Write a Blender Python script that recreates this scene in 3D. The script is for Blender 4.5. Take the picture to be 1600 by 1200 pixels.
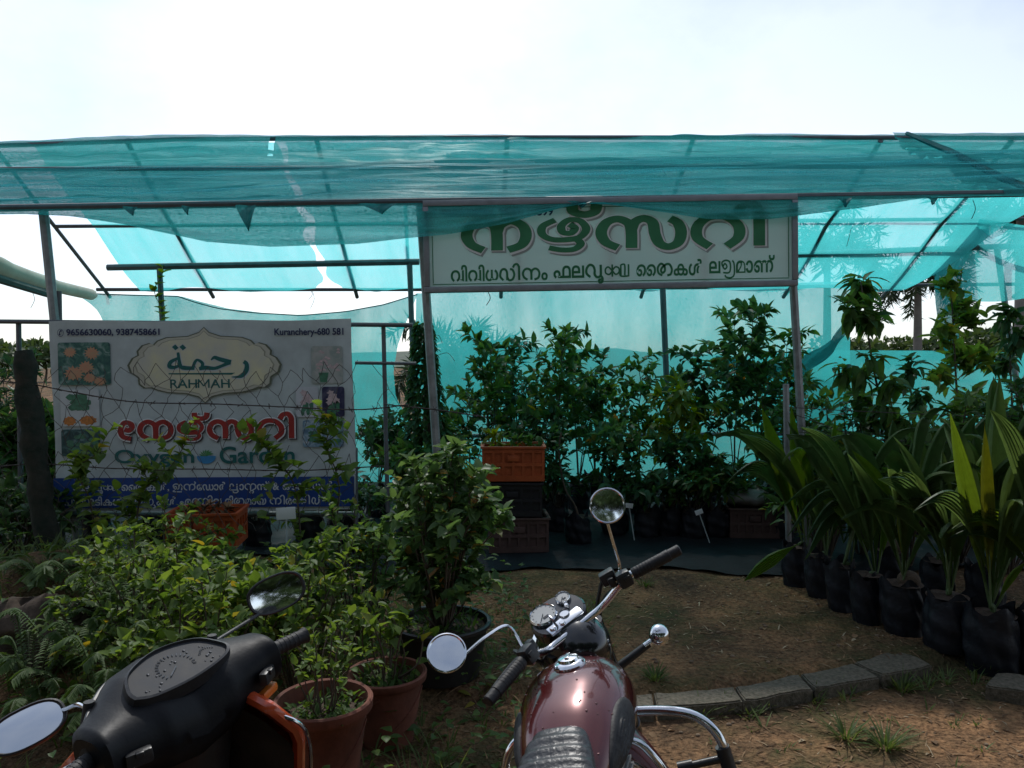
import bpy, bmesh, math, random
import numpy as np
from mathutils import Vector, Matrix, Quaternion, noise

for o in list(bpy.data.objects): bpy.data.objects.remove(o)
SC = bpy.context.scene
COL = SC.collection
R = math.radians
rng = random.Random(7)

# ------------------------------------------------------------------ camera
CH, PITCH, FPX = 1.70, math.atan(40/1200), 1200.0
cam = bpy.data.cameras.new("camera")
cam.sensor_width, cam.lens = 36.0, 27.0
cam.clip_start, cam.clip_end = 0.05, 2000
camo = bpy.data.objects.new("camera", cam); COL.objects.link(camo)
camo.location = (0, 0, CH); camo.rotation_euler = (math.pi/2 - PITCH, 0, 0)
SC.camera = camo

# ------------------------------------------------------------------ world, sun, exposure
SUN_EL, SUN_AZ = R(52), R(-9)
w = bpy.data.worlds.new("World"); SC.world = w; w.use_nodes = True
nt = w.node_tree; bg = nt.nodes["Background"]
sky = nt.nodes.new("ShaderNodeTexSky"); sky.sky_type = 'NISHITA'; sky.sun_disc = False
sky.sun_elevation, sky.sun_rotation = SUN_EL, SUN_AZ
sky.air_density, sky.dust_density, sky.ozone_density, sky.altitude = 1.0, 0.9, 1.5, 0
tc = nt.nodes.new("ShaderNodeTexCoord")
mp = nt.nodes.new("ShaderNodeMapping"); mp.inputs['Scale'].default_value = (1.2, 1.2, 2.0)
cn = nt.nodes.new("ShaderNodeTexNoise"); cn.inputs['Scale'].default_value = 1.6; cn.inputs['Detail'].default_value = 8; cn.inputs['Roughness'].default_value = .55
cr = nt.nodes.new("ShaderNodeValToRGB"); cr.color_ramp.elements[0].position = .30; cr.color_ramp.elements[1].position = .58
cr.color_ramp.elements[0].color = (.45, .45, .45, 1)
hs = nt.nodes.new("ShaderNodeHueSaturation"); hs.inputs['Saturation'].default_value = .36; hs.inputs['Value'].default_value = 1.5
mx = nt.nodes.new("ShaderNodeMix"); mx.data_type = 'RGBA'
L = nt.links.new
L(tc.outputs['Generated'], mp.inputs['Vector']); L(mp.outputs[0], cn.inputs['Vector']); L(cn.outputs['Fac'], cr.inputs[0])
L(sky.outputs[0], hs.inputs['Color']); L(cr.outputs[0], mx.inputs['Factor']); L(sky.outputs[0], mx.inputs[6]); L(hs.outputs[0], mx.inputs[7])
tn = nt.nodes.new("ShaderNodeMix"); tn.data_type = 'RGBA'; tn.blend_type = 'MULTIPLY'; tn.inputs[0].default_value = 1; tn.inputs[7].default_value = (.95, 1.0, 1.07, 1)
L(mx.outputs[2], tn.inputs[6]); L(tn.outputs[2], bg.inputs['Color'])
bg.inputs['Strength'].default_value = 0.10
sl = bpy.data.lights.new("sun", 'SUN'); sl.energy = 2.0; sl.angle = R(2.5); sl.color = (1, .97, .92)
so = bpy.data.objects.new("sun", sl); COL.objects.link(so)
sv = Vector((math.sin(SUN_AZ)*math.cos(SUN_EL), math.cos(SUN_AZ)*math.cos(SUN_EL), math.sin(SUN_EL)))
so.rotation_euler = sv.to_track_quat('Z', 'Y').to_euler(); so.location = (0, 0, 30)
SC.view_settings.view_transform = 'Standard'; SC.view_settings.look = 'None'
SC.view_settings.exposure = 0.18; SC.view_settings.gamma = 1
SC.cycles.max_bounces = 8; SC.cycles.transparent_max_bounces = 16
SC.cycles.diffuse_bounces = 3; SC.cycles.glossy_bounces = 3; SC.cycles.transmission_bounces = 4
SC.cycles.caustics_reflective = False; SC.cycles.caustics_refractive = False

# ------------------------------------------------------------------ pixel -> world
cT, sT = math.cos(PITCH), math.sin(PITCH)
def ray(x, y):
    dx, dy = (x-800)/FPX, (600-y)/FPX
    return Vector((dx, cT + dy*sT, dy*cT - sT))
def P(x, y, Y):
    d = ray(x, y); return Vector((0, 0, CH)) + d*(Y/d.y)
def G(x, y, z=0.0):
    d = ray(x, y); return Vector((0, 0, CH)) + d*((z-CH)/d.z)

def sstep(a, b, t):
    t = min(1, max(0, (t-a)/(b-a))); return t*t*(3-2*t)
def lerp(a, b, t): return a + (b-a)*t
def interp(tab, t):
    if t <= tab[0][0]: return tab[0][1]
    for (a, va), (b, vb) in zip(tab, tab[1:]):
        if t <= b: return va + (vb-va)*(t-a)/(b-a)
    return tab[-1][1]
def gz(x, y):
    yk = 3.90 + max(0, x-.75)*.275
    z = -.065*(1 - sstep(-.05, .05, y-yk))
    z += .34*math.exp(-((x+3.0)/.95)**2 - ((y-4.9)/.8)**2)
    z += .10*sstep(-1.0, -1.9, x)*sstep(3.2, 4.4, y)*(1-sstep(7, 8, y))
    z += .02*sstep(2.8, 2.2, y)*sstep(-.05, -.35, x)
    z += .012*noise.noise(Vector((x*1.7, y*1.7, 3))) + .006*noise.noise(Vector((x*7, y*7, 9)))
    return z

# ------------------------------------------------------------------ materials
MATS = {}
def newmat(name):
    m = bpy.data.materials.new(name); m.use_nodes = True
    return m, m.node_tree, m.node_tree.nodes["Principled BSDF"], m.node_tree.links.new
def pmat(name, col, rough=.6, metal=0.0, var=.25, scale=8, bump=0.0, bscale=40, coat=0.0, spec=.5, dirt=None, tc='Object'):
    if name in MATS: return MATS[name]
    m, t, b, L = newmat(name)
    b.inputs['Roughness'].default_value = rough; b.inputs['Metallic'].default_value = metal
    b.inputs['Coat Weight'].default_value = coat; b.inputs['Coat Roughness'].default_value = .06
    b.inputs['Specular IOR Level'].default_value = spec
    co = t.nodes.new("ShaderNodeTexCoord")
    n = t.nodes.new("ShaderNodeTexNoise"); n.inputs['Scale'].default_value = scale; n.inputs['Detail'].default_value = 6; n.inputs['Roughness'].default_value = .62
    L(co.outputs[tc], n.inputs['Vector'])
    r = t.nodes.new("ShaderNodeValToRGB")
    r.color_ramp.elements[0].position, r.color_ramp.elements[1].position = .3, .7
    c1 = tuple(max(0, c*(1-var)) for c in col) if dirt is None else dirt
    r.color_ramp.elements[0].color = (*c1, 1)
    r.color_ramp.elements[1].color = (*[min(1, c*(1+var*.6)) for c in col], 1)
    L(n.outputs['Fac'], r.inputs[0]); L(r.outputs[0], b.inputs['Base Color'])
    rr = t.nodes.new("ShaderNodeMapRange"); rr.inputs['To Min'].default_value = max(0.03, rough-.12); rr.inputs['To Max'].default_value = min(1, rough+.12)
    L(n.outputs['Fac'], rr.inputs['Value']); L(rr.outputs[0], b.inputs['Roughness'])
    if bump:
        n2 = t.nodes.new("ShaderNodeTexNoise"); n2.inputs['Scale'].default_value = bscale; n2.inputs['Detail'].default_value = 5
        L(co.outputs[tc], n2.inputs['Vector'])
        bp = t.nodes.new("ShaderNodeBump"); bp.inputs['Strength'].default_value = bump; bp.inputs['Distance'].default_value = .01
        L(n2.outputs['Fac'], bp.inputs['Height']); L(bp.outputs[0], b.inputs['Normal'])
    MATS[name] = m; return m
def leafmat(name, c1, c2, trans=.35, rough=.38, yellow=None, yf=.0):
    if name in MATS: return MATS[name]
    m, t, b, L = newmat(name)
    g = t.nodes.new("ShaderNodeNewGeometry")
    r = t.nodes.new("ShaderNodeValToRGB")
    r.color_ramp.elements[0].color = (*c1, 1); r.color_ramp.elements[1].color = (*c2, 1)
    if yellow:
        r.color_ramp.elements[1].position = max(.5, 1-yf-.05)
        e = r.color_ramp.elements.new(1-yf); e.color = (*yellow, 1)
    L(g.outputs['Random Per Island'], r.inputs[0])
    co = t.nodes.new("ShaderNodeTexCoord")
    n = t.nodes.new("ShaderNodeTexNoise"); n.inputs['Scale'].default_value = 30; n.inputs['Detail'].default_value = 3
    L(co.outputs['Object'], n.inputs['Vector'])
    mr = t.nodes.new("ShaderNodeMapRange"); mr.inputs['To Min'].default_value = .72; mr.inputs['To Max'].default_value = 1.25
    L(n.outputs['Fac'], mr.inputs['Value'])
    mm = t.nodes.new("ShaderNodeMix"); mm.data_type = 'RGBA'; mm.blend_type = 'MULTIPLY'; mm.inputs['Factor'].default_value = 1
    L(r.outputs[0], mm.inputs[6]); L(mr.outputs[0], mm.inputs[7])
    L(mm.outputs[2], b.inputs['Base Color'])
    b.inputs['Roughness'].default_value = rough+.10; b.inputs['Specular IOR Level'].default_value = .32
    tr = t.nodes.new("ShaderNodeBsdfTranslucent")
    hv = t.nodes.new("ShaderNodeHueSaturation"); hv.inputs['Hue'].default_value = .475; hv.inputs['Value'].default_value = 1.7; hv.inputs['Saturation'].default_value = 1.15
    L(mm.outputs[2], hv.inputs['Color']); L(hv.outputs[0], tr.inputs['Color'])
    ms = t.nodes.new("ShaderNodeMixShader"); ms.inputs[0].default_value = trans
    L(b.outputs[0], ms.inputs[1]); L(tr.outputs[0], ms.inputs[2])
    L(ms.outputs[0], t.nodes["Material Output"].inputs['Surface'])
    MATS[name] = m; return m
def netmat(name, col, cover=.72, fold=(1.2, 1.2, 14), foldamt=.2, trans=.6, bump=.4, grain=.14):
    if name in MATS: return MATS[name]
    m, t, b, L = newmat(name); t.nodes.remove(b)
    co = t.nodes.new("ShaderNodeTexCoord")
    mp = t.nodes.new("ShaderNodeMapping"); mp.inputs['Scale'].default_value = fold
    L(co.outputs['Object'], mp.inputs['Vector'])
    n = t.nodes.new("ShaderNodeTexNoise"); n.inputs['Scale'].default_value = 1.0; n.inputs['Detail'].default_value = 5
    L(mp.outputs[0], n.inputs['Vector'])
    n2 = t.nodes.new("ShaderNodeTexNoise"); n2.inputs['Scale'].default_value = 110; n2.inputs['Detail'].default_value = 1
    L(co.outputs['Object'], n2.inputs['Vector'])
    n3 = t.nodes.new("ShaderNodeTexNoise"); n3.inputs['Scale'].default_value = .9; n3.inputs['Detail'].default_value = 3
    L(co.outputs['Object'], n3.inputs['Vector'])
    def mr(src, lo, hi):
        k = t.nodes.new("ShaderNodeMapRange"); k.inputs['From Min'].default_value = .25; k.inputs['From Max'].default_value = .75
        k.inputs['To Min'].default_value = lo; k.inputs['To Max'].default_value = hi; L(src, k.inputs['Value']); return k.outputs[0]
    a1 = t.nodes.new("ShaderNodeMath"); a1.operation = 'ADD'; L(mr(n.outputs['Fac'], cover-foldamt, cover+foldamt), a1.inputs[0]); L(mr(n2.outputs['Fac'], -grain, grain), a1.inputs[1])
    a2 = t.nodes.new("ShaderNodeMath"); a2.operation = 'ADD'; a2.use_clamp = True; L(a1.outputs[0], a2.inputs[0]); L(mr(n3.outputs['Fac'], -.05, .05), a2.inputs[1])
    rp = t.nodes.new("ShaderNodeValToRGB"); rp.color_ramp.elements[0].color = (*[c*.82 for c in col], 1); rp.color_ramp.elements[1].color = (*[min(1, c*1.12) for c in col], 1)
    L(n3.outputs['Fac'], rp.inputs[0])
    d = t.nodes.new("ShaderNodeBsdfDiffuse"); tl = t.nodes.new("ShaderNodeBsdfTranslucent"); gl = t.nodes.new("ShaderNodeBsdfGlossy")
    gl.inputs['Roughness'].default_value = .35
    bp = t.nodes.new("ShaderNodeBump"); bp.inputs['Strength'].default_value = bump; bp.inputs['Distance'].default_value = .05; L(n.outputs['Fac'], bp.inputs['Height'])
    for q in (d, tl, gl): L(bp.outputs[0], q.inputs['Normal'])
    L(rp.outputs[0], d.inputs['Color']); L(rp.outputs[0], tl.inputs['Color'])
    s1 = t.nodes.new("ShaderNodeMixShader"); s1.inputs[0].default_value = trans; L(d.outputs[0], s1.inputs[1]); L(tl.outputs[0], s1.inputs[2])
    s0 = t.nodes.new("ShaderNodeMixShader"); s0.inputs[0].default_value = .02; L(s1.outputs[0], s0.inputs[1]); L(gl.outputs[0], s0.inputs[2])
    tp = t.nodes.new("ShaderNodeBsdfTransparent")
    s2 = t.nodes.new("ShaderNodeMixShader"); L(a2.outputs[0], s2.inputs[0]); L(tp.outputs[0], s2.inputs[1]); L(s0.outputs[0], s2.inputs[2])
    L(s2.outputs[0], t.nodes["Material Output"].inputs['Surface'])
    MATS[name] = m; return m

# ------------------------------------------------------------------ mesh builder
class MB:
    def __init__(s): s.v = []; s.f = []; s.m = []; s.mi = 0; s.M = None
    def add(s, vs, fs):
        o = len(s.v)
        if s.M is not None: vs = [s.M @ Vector(v) for v in vs]
        s.v.extend([tuple(v) for v in vs]); s.f.extend([tuple(i+o for i in f) for f in fs]); s.m.extend([s.mi]*len(fs))
        return s
    def tube(s, pts, r, n=8, cap=True):
        pts = [Vector(p) for p in pts]; k = len(pts)
        rs = r if isinstance(r, (list, tuple)) else [r]*k
        vs = []; fs = []; up = None
        for i, p in enumerate(pts):
            d = (pts[min(i+1, k-1)] - pts[max(i-1, 0)])
            d = d.normalized() if d.length > 1e-9 else Vector((0, 0, 1))
            if up is None:
                up = Vector((0, 0, 1)) if abs(d.z) < .9 else Vector((1, 0, 0))
            a = d.cross(up)
            if a.length < 1e-6: a = d.orthogonal()
            a.normalize(); b = a.cross(d).normalized(); up = b
            for j in range(n):
                t = 2*math.pi*j/n; vs.append(p + (a*math.cos(t) + b*math.sin(t))*rs[i])
        for i in range(k-1):
            for j in range(n):
                fs.append((i*n+j, i*n+(j+1) % n, (i+1)*n+(j+1) % n, (i+1)*n+j))
        if cap: fs.append(tuple(range(n-1, -1, -1))); fs.append(tuple((k-1)*n+j for j in range(n)))
        return s.add(vs, fs)
    def box(s, c, size, rot=None, bev=0.0):
        bm = bmesh.new(); bmesh.ops.create_cube(bm, size=1)
        for v in bm.verts: v.co = Vector((v.co.x*size[0], v.co.y*size[1], v.co.z*size[2]))
        if bev: bmesh.ops.bevel(bm, geom=list(bm.edges), offset=bev, segments=2, affect='EDGES', profile=.6)
        M = Matrix.Translation(c) @ (rot.to_4x4() if rot is not None else Matrix.Identity(4))
        bm.verts.index_update()
        vs = [M @ v.co for v in bm.verts]; fs = [tuple(v.index for v in f.verts) for f in bm.faces]; bm.free()
        return s.add(vs, fs)
    def lathe(s, prof, n=24, M=None, cap0=False, cap1=False):
        vs = []; fs = []
        for r, z in prof:
            for j in range(n):
                t = 2*math.pi*j/n; v = Vector((r*math.cos(t), r*math.sin(t), z)); vs.append(M @ v if M is not None else v)
        for i in range(len(prof)-1):
            for j in range(n): fs.append((i*n+j, i*n+(j+1) % n, (i+1)*n+(j+1) % n, (i+1)*n+j))
        if cap0: fs.append(tuple(range(n-1, -1, -1)))
        if cap1: fs.append(tuple((len(prof)-1)*n+j for j in range(n)))
        return s.add(vs, fs)
    def grid(s, fn, nu, nv, closeu=False):
        vs = [fn(i/nu, j/nv) for j in range(nv+1) for i in range(nu+1)]; W = nu+1
        fs = [(j*W+i, j*W+i+1, (j+1)*W+i+1, (j+1)*W+i) for j in range(nv) for i in range(nu)]
        return s.add(vs, fs)
    def ell(s, c, r, n=16, m=10, M=None):
        vs = []; fs = []
        for i in range(m+1):
            a = -math.pi/2 + math.pi*i/m
            for j in range(n):
                t = 2*math.pi*j/n
                v = Vector((r[0]*math.cos(a)*math.cos(t), r[1]*math.cos(a)*math.sin(t), r[2]*math.sin(a)))
                if M is not None: v = M @ v
                vs.append(v + Vector(c))
        for i in range(m):
            for j in range(n): fs.append((i*n+j, i*n+(j+1) % n, (i+1)*n+(j+1) % n, (i+1)*n+j))
        return s.add(vs, fs)
    def poly(s, pts): return s.add(pts, [tuple(range(len(pts)))])
    def build(s, name, mats, parent=None, smooth=True, angle=40, loc=None):
        me = bpy.data.meshes.new(name)
        org = Vector(loc) if loc is not None else Vector((0, 0, 0))
        me.from_pydata([(v[0]-org.x, v[1]-org.y, v[2]-org.z) for v in s.v], [], s.f); me.update()
        if not isinstance(mats, (list, tuple)): mats = [mats]
        for m in mats: me.materials.append(m)
        if len(mats) > 1: me.polygons.foreach_set('material_index', s.m)
        if smooth and len(me.polygons):
            me.polygons.foreach_set('use_smooth', [True]*len(me.polygons)); me.set_sharp_from_angle(angle=R(angle))
        o = bpy.data.objects.new(name, me); COL.objects.link(o)
        if parent is not None: o.parent = parent
        elif loc is not None: o.location = org
        return o
def thing(name, label, cat, loc=(0, 0, 0), rz=0, group=None):
    o = bpy.data.objects.new(name, None); COL.objects.link(o); o.empty_display_size = .1
    o.location = loc; o.rotation_euler = (0, 0, rz)
    return tag(o, label, cat, group)
def tag(o, label, cat, group=None, kind=None):
    o['label'] = label; o['category'] = cat
    if group: o['group'] = group
    if kind: o['kind'] = kind
    return o
def structure(o): o['kind'] = 'structure'; return o
def copy_tree(o, parent=None):
    c = o.copy(); COL.objects.link(c)
    if parent is not None: c.parent = parent
    for ch in list(o.children): copy_tree(ch, c)
    return c
def spline(pts, n=6):
    pts = [Vector(p) for p in pts]; out = []
    for i in range(len(pts)-1):
        p0, p1, p2, p3 = pts[max(i-1, 0)], pts[i], pts[i+1], pts[min(i+2, len(pts)-1)]
        for k in range(n):
            t = k/n
            out.append(.5*((2*p1) + (p2-p0)*t + (2*p0-5*p1+4*p2-p3)*t*t + (3*p1-p0-3*p2+p3)*t**3))
    out.append(pts[-1]); return out

# ------------------------------------------------------------------ leaves
def leaf_template(prof, fold=.35, droop=.22, wave=0.0):
    V = []; F = []; n = len(prof)
    for i, (t, wd) in enumerate(prof):
        zc = -droop*t*t
        V.append((0, t, zc, 0)); V.append((-wd, t, zc, fold*wd+wave*math.sin(i*2.1))); V.append((wd, t, zc, fold*wd-wave*math.sin(i*2.6)))
    for i in range(n-1):
        a, b = 3*i, 3*(i+1)
        F.append((a, b, b+1, a+1)); F.append((a, a+2, b+2, b))
    return np.array(V), F
T_OVATE = leaf_template([(0, .02), (.12, .55), (.35, 1), (.65, .8), (.88, .3), (1, .01)], .5, .25, .10)
T_OVAL3 = leaf_template([(0, .02), (.3, .95), (.7, .8), (1, .02)], .35, .3)
T_LANCE = leaf_template([(0, .03), (.2, .8), (.5, 1), (.8, .6), (1, .01)], .35, .5)
T_NEEDLE = leaf_template([(0, .6), (.5, 1), (1, .05)], .25, .25)
class Leaves:
    def __init__(s): s.p = []; s.d = []; s.n = []; s.l = []; s.w = []
    def add(s, p, d, n, l, w): s.p.append(tuple(p)); s.d.append(tuple(d)); s.n.append(tuple(n)); s.l.append(l); s.w.append(w)
    def build(s, name, mat, parent, tmpl, loc=None):
        V, F = tmpl
        p = np.array(s.p); d = np.array(s.d); n = np.array(s.n); l = np.array(s.l); wd = np.array(s.w)
        if loc is not None: p = p - np.array(loc)
        d /= np.linalg.norm(d, axis=1, keepdims=True)+1e-9
        x = np.cross(d, n); x /= np.linalg.norm(x, axis=1, keepdims=True)+1e-9
        z = np.cross(x, d)
        N, K = len(p), len(V)
        A = (V[None, :, 0, None]*(wd*.5)[:, None, None])*x[:, None, :] + (V[None, :, 1, None]*l[:, None, None])*d[:, None, :]
        zz = V[None, :, 2]*l[:, None] + V[None, :, 3]*(wd*.5)[:, None]
        A = A + zz[:, :, None]*z[:, None, :] + p[:, None, :]
        verts = A.reshape(-1, 3)
        Fa = np.array(F); nf = len(Fa)
        faces = (Fa[None] + (np.arange(N)*K)[:, None, None]).reshape(-1, 4)
        me = bpy.data.meshes.new(name)
        me.vertices.add(N*K); me.vertices.foreach_set('co', verts.ravel())
        me.loops.add(N*nf*4); me.loops.foreach_set('vertex_index', faces.ravel().astype(np.int32))
        me.polygons.add(N*nf); me.polygons.foreach_set('loop_start', np.arange(0, N*nf*4, 4, dtype=np.int32))
        me.polygons.foreach_set('use_smooth', np.ones(N*nf, dtype=bool))
        me.update(calc_edges=True); me.validate()
        me.materials.append(mat)
        o = bpy.data.objects.new(name, me); COL.objects.link(o)
        if parent is not None: o.parent = parent
        elif loc is not None: o.location = loc
        return o
def rvec(r, a=1): return Vector((r.uniform(-a, a), r.uniform(-a, a), r.uniform(-a, a)))
def leaf_on(lb, r, p, bdir, L, W, out=.8, up=.2, droop=0.0):
    side = bdir.cross(rvec(r)).normalized() if bdir.length else rvec(r)
    d = (bdir*.5 + side*out + Vector((0, 0, up-droop)) + rvec(r, .2)).normalized()
    nrm = (Vector((0, 0, 1)) + rvec(r, .45)).normalized()
    s = r.uniform(.55, 1.1)
    lb.add(p, d, nrm, L*s, W*s)
def woody(st, lb, r, height, spread, nb, L, W, start=.25, lpb=12, lean=(0, 0), r0=.012, droop=.0, upb=.8, sub=0, top_out=.5, base=(0, 0, 0)):
    """one upright stem with side branches and leaves, local frame"""
    b0 = Vector(base); k = 7; pts = []
    for i in range(k+1):
        t = i/k
        pts.append(b0 + Vector((lean[0]*t + r.uniform(-.02, .02)*height*t, lean[1]*t + r.uniform(-.02, .02)*height*t, height*t)))
    pts = spline(pts, 3)
    st.tube(pts, [r0*(1-.8*i/(len(pts)-1)) for i in range(len(pts))], 5)
    for b in range(nb):
        t = start + (1-start)*(b+r.random())/nb
        p0 = pts[min(len(pts)-1, int(t*(len(pts)-1)))]
        az = b*2.4 + r.uniform(-.5, .5); up = upb*r.uniform(.5, 1.4)
        ln = spread*(1-(1-top_out)*max(0, (t-start)/(1-start)))*r.uniform(.55, 1.15)
        d = Vector((math.cos(az), math.sin(az), up)).normalized()
        bp = [p0]
        for q in range(4):
            bp.append(bp[-1] + (d + rvec(r, .22) + Vector((0, 0, .05-.12*q*(droop+.3))))*ln/4)
        st.tube(bp, [r0*.45, r0*.36, r0*.28, r0*.2, r0*.12], 4, cap=False)
        for q in range(lpb):
            s = .2 + .8*(q+r.random())/lpb
            x = s*4; i = min(3, int(x)); p = bp[i].lerp(bp[i+1], x-i)
            leaf_on(lb, r, p, (bp[i+1]-bp[i]).normalized(), L, W, droop=droop)
        for _ in range(3): leaf_on(lb, r, bp[-1], d, L, W, out=.5, up=.3, droop=droop)
    for q in range(8): leaf_on(lb, r, pts[-1-(q % 3)], Vector((0, 0, 1)), L, W, out=.6, up=.3, droop=droop)
def bushy(st, lb, r, height, spread, nst, L, W, lpb=16, arch=.5, r0=.007, twigs=3):
    """many arching stems from the base"""
    for s in range(nst):
        az = s*2.39996 + r.uniform(-.3, .3); rad = spread*math.sqrt((s+.5)/nst)*r.uniform(.8, 1.15)
        h = height*(1-.35*(rad/spread)**2)*r.uniform(.72, 1.08)
        tip = Vector((math.cos(az)*rad, math.sin(az)*rad, h)); b = Vector((math.cos(az)*.04, math.sin(az)*.04, 0))
        mid = b.lerp(tip, .5) + Vector((0, 0, h*.12)) + rvec(r, .05)
        pts = spline([b, mid, tip, tip + (tip-mid)*.2 + Vector((0, 0, -arch*.08))], 4)
        st.tube(pts, [r0*(1-.75*i/(len(pts)-1)) for i in range(len(pts))], 4, cap=False)
        n = len(pts)
        for q in range(lpb):
            i = int((.25+.75*(q+r.random())/lpb)*(n-2)); leaf_on(lb, r, pts[i].lerp(pts[i+1], r.random()), (pts[i+1]-pts[i]).normalized(), L, W)
        for tw in range(twigs):
            i = int((.35+.6*r.random())*(n-2)); p0 = pts[i]
            d = (rvec(r) + Vector((math.cos(az)*.6, math.sin(az)*.6, .7))).normalized(); ln = spread*r.uniform(.25, .5)
            p1 = p0 + d*ln*.5 + rvec(r, .02); p2 = p0 + d*ln + Vector((0, 0, -.03))
            st.tube([p0, p1, p2], [r0*.4, r0*.3, r0*.15], 3, cap=False)
            for q in range(lpb//2):
                t = (q+r.random())/(lpb//2); p = p0.lerp(p1, t*2) if t < .5 else p1.lerp(p2, t*2-1)
                leaf_on(lb, r, p, d, L, W)

# ------------------------------------------------------------------ text (overlapping contours filled one by one)
_TX = {}
def text_geo(s, bold=0.0):
    key = (s, round(bold, 4))
    if key in _TX: return _TX[key]
    c = bpy.data.curves.new("t", 'FONT'); c.body = s; c.size = 1; c.resolution_u = 5
    o = bpy.data.objects.new("t", c); COL.objects.link(o)
    bpy.context.view_layer.objects.active = o
    for q in bpy.context.selected_objects: q.select_set(False)
    o.select_set(True); bpy.ops.object.convert(target='CURVE')
    cu = o.data; sp = []
    for q in cu.splines:
        if q.type == 'BEZIER':
            pl = []
            k = len(q.bezier_points)
            for i in range(k):
                a, b = q.bezier_points[i], q.bezier_points[(i+1) % k]
                p0, p1, p2, p3 = a.co, a.handle_right, b.handle_left, b.co
                straight = (p1-p0).cross(p3-p0).length < 1e-5 and (p2-p0).cross(p3-p0).length < 1e-5
                m = 1 if straight else 6
                for j in range(m):
                    t = j/m; pl.append((1-t)**3*p0 + 3*(1-t)**2*t*p1 + 3*(1-t)*t*t*p2 + t**3*p3)
        else: pl = [Vector(p.co[:3]) for p in q.points]
        out = []
        for p in pl:
            if not out or (p-out[-1]).length > 1e-4: out.append(Vector((p.x, p.y, 0)))
        if len(out) > 2: sp.append(out)
    bpy.data.objects.remove(o); bpy.data.curves.remove(cu)
    area = lambda p: .5*sum(p[i].x*p[(i+1) % len(p)].y - p[(i+1) % len(p)].x*p[i].y for i in range(len(p)))
    ar = [area(p) for p in sp]
    sgn = 1 if sum(ar) > 0 else -1
    outer = [i for i in range(len(sp)) if ar[i]*sgn > 0]; holes = [i for i in range(len(sp)) if ar[i]*sgn <= 0]
    def inside(pt, pl):
        c = False
        for i in range(len(pl)):
            a, b = pl[i], pl[i-1]
            if (a.y > pt.y) != (b.y > pt.y) and pt.x < (b.x-a.x)*(pt.y-a.y)/(b.y-a.y)+a.x: c = not c
        return c
    grp = {i: [i] for i in outer}
    for h in holes:
        cand = [i for i in outer if inside(sp[h][0], sp[i])]
        if cand: grp[min(cand, key=lambda i: abs(ar[i]))].append(h)
    vs = []; fs = []
    for gi, (i, idx) in enumerate(grp.items()):
        cc = bpy.data.curves.new("g", 'CURVE'); cc.dimensions = '2D'; cc.fill_mode = 'FRONT'; cc.offset = bold
        for j in idx:
            q = cc.splines.new('POLY'); q.points.add(len(sp[j])-1); q.use_cyclic_u = True
            for a, b in zip(q.points, sp[j]): a.co = (b.x, b.y, 0, 1)
        oo = bpy.data.objects.new("g", cc); COL.objects.link(oo)
        dg = bpy.context.evaluated_depsgraph_get()
        me = bpy.data.meshes.new_from_object(oo.evaluated_get(dg)); off = len(vs)
        vs += [(v.co.x, v.co.y, (gi % 3)*.00025) for v in me.vertices]; fs += [tuple(k+off for k in p.vertices) for p in me.polygons]
        bpy.data.objects.remove(oo); bpy.data.curves.remove(cc); bpy.data.meshes.remove(me)
    _TX[key] = (vs, fs); return vs, fs
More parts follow.
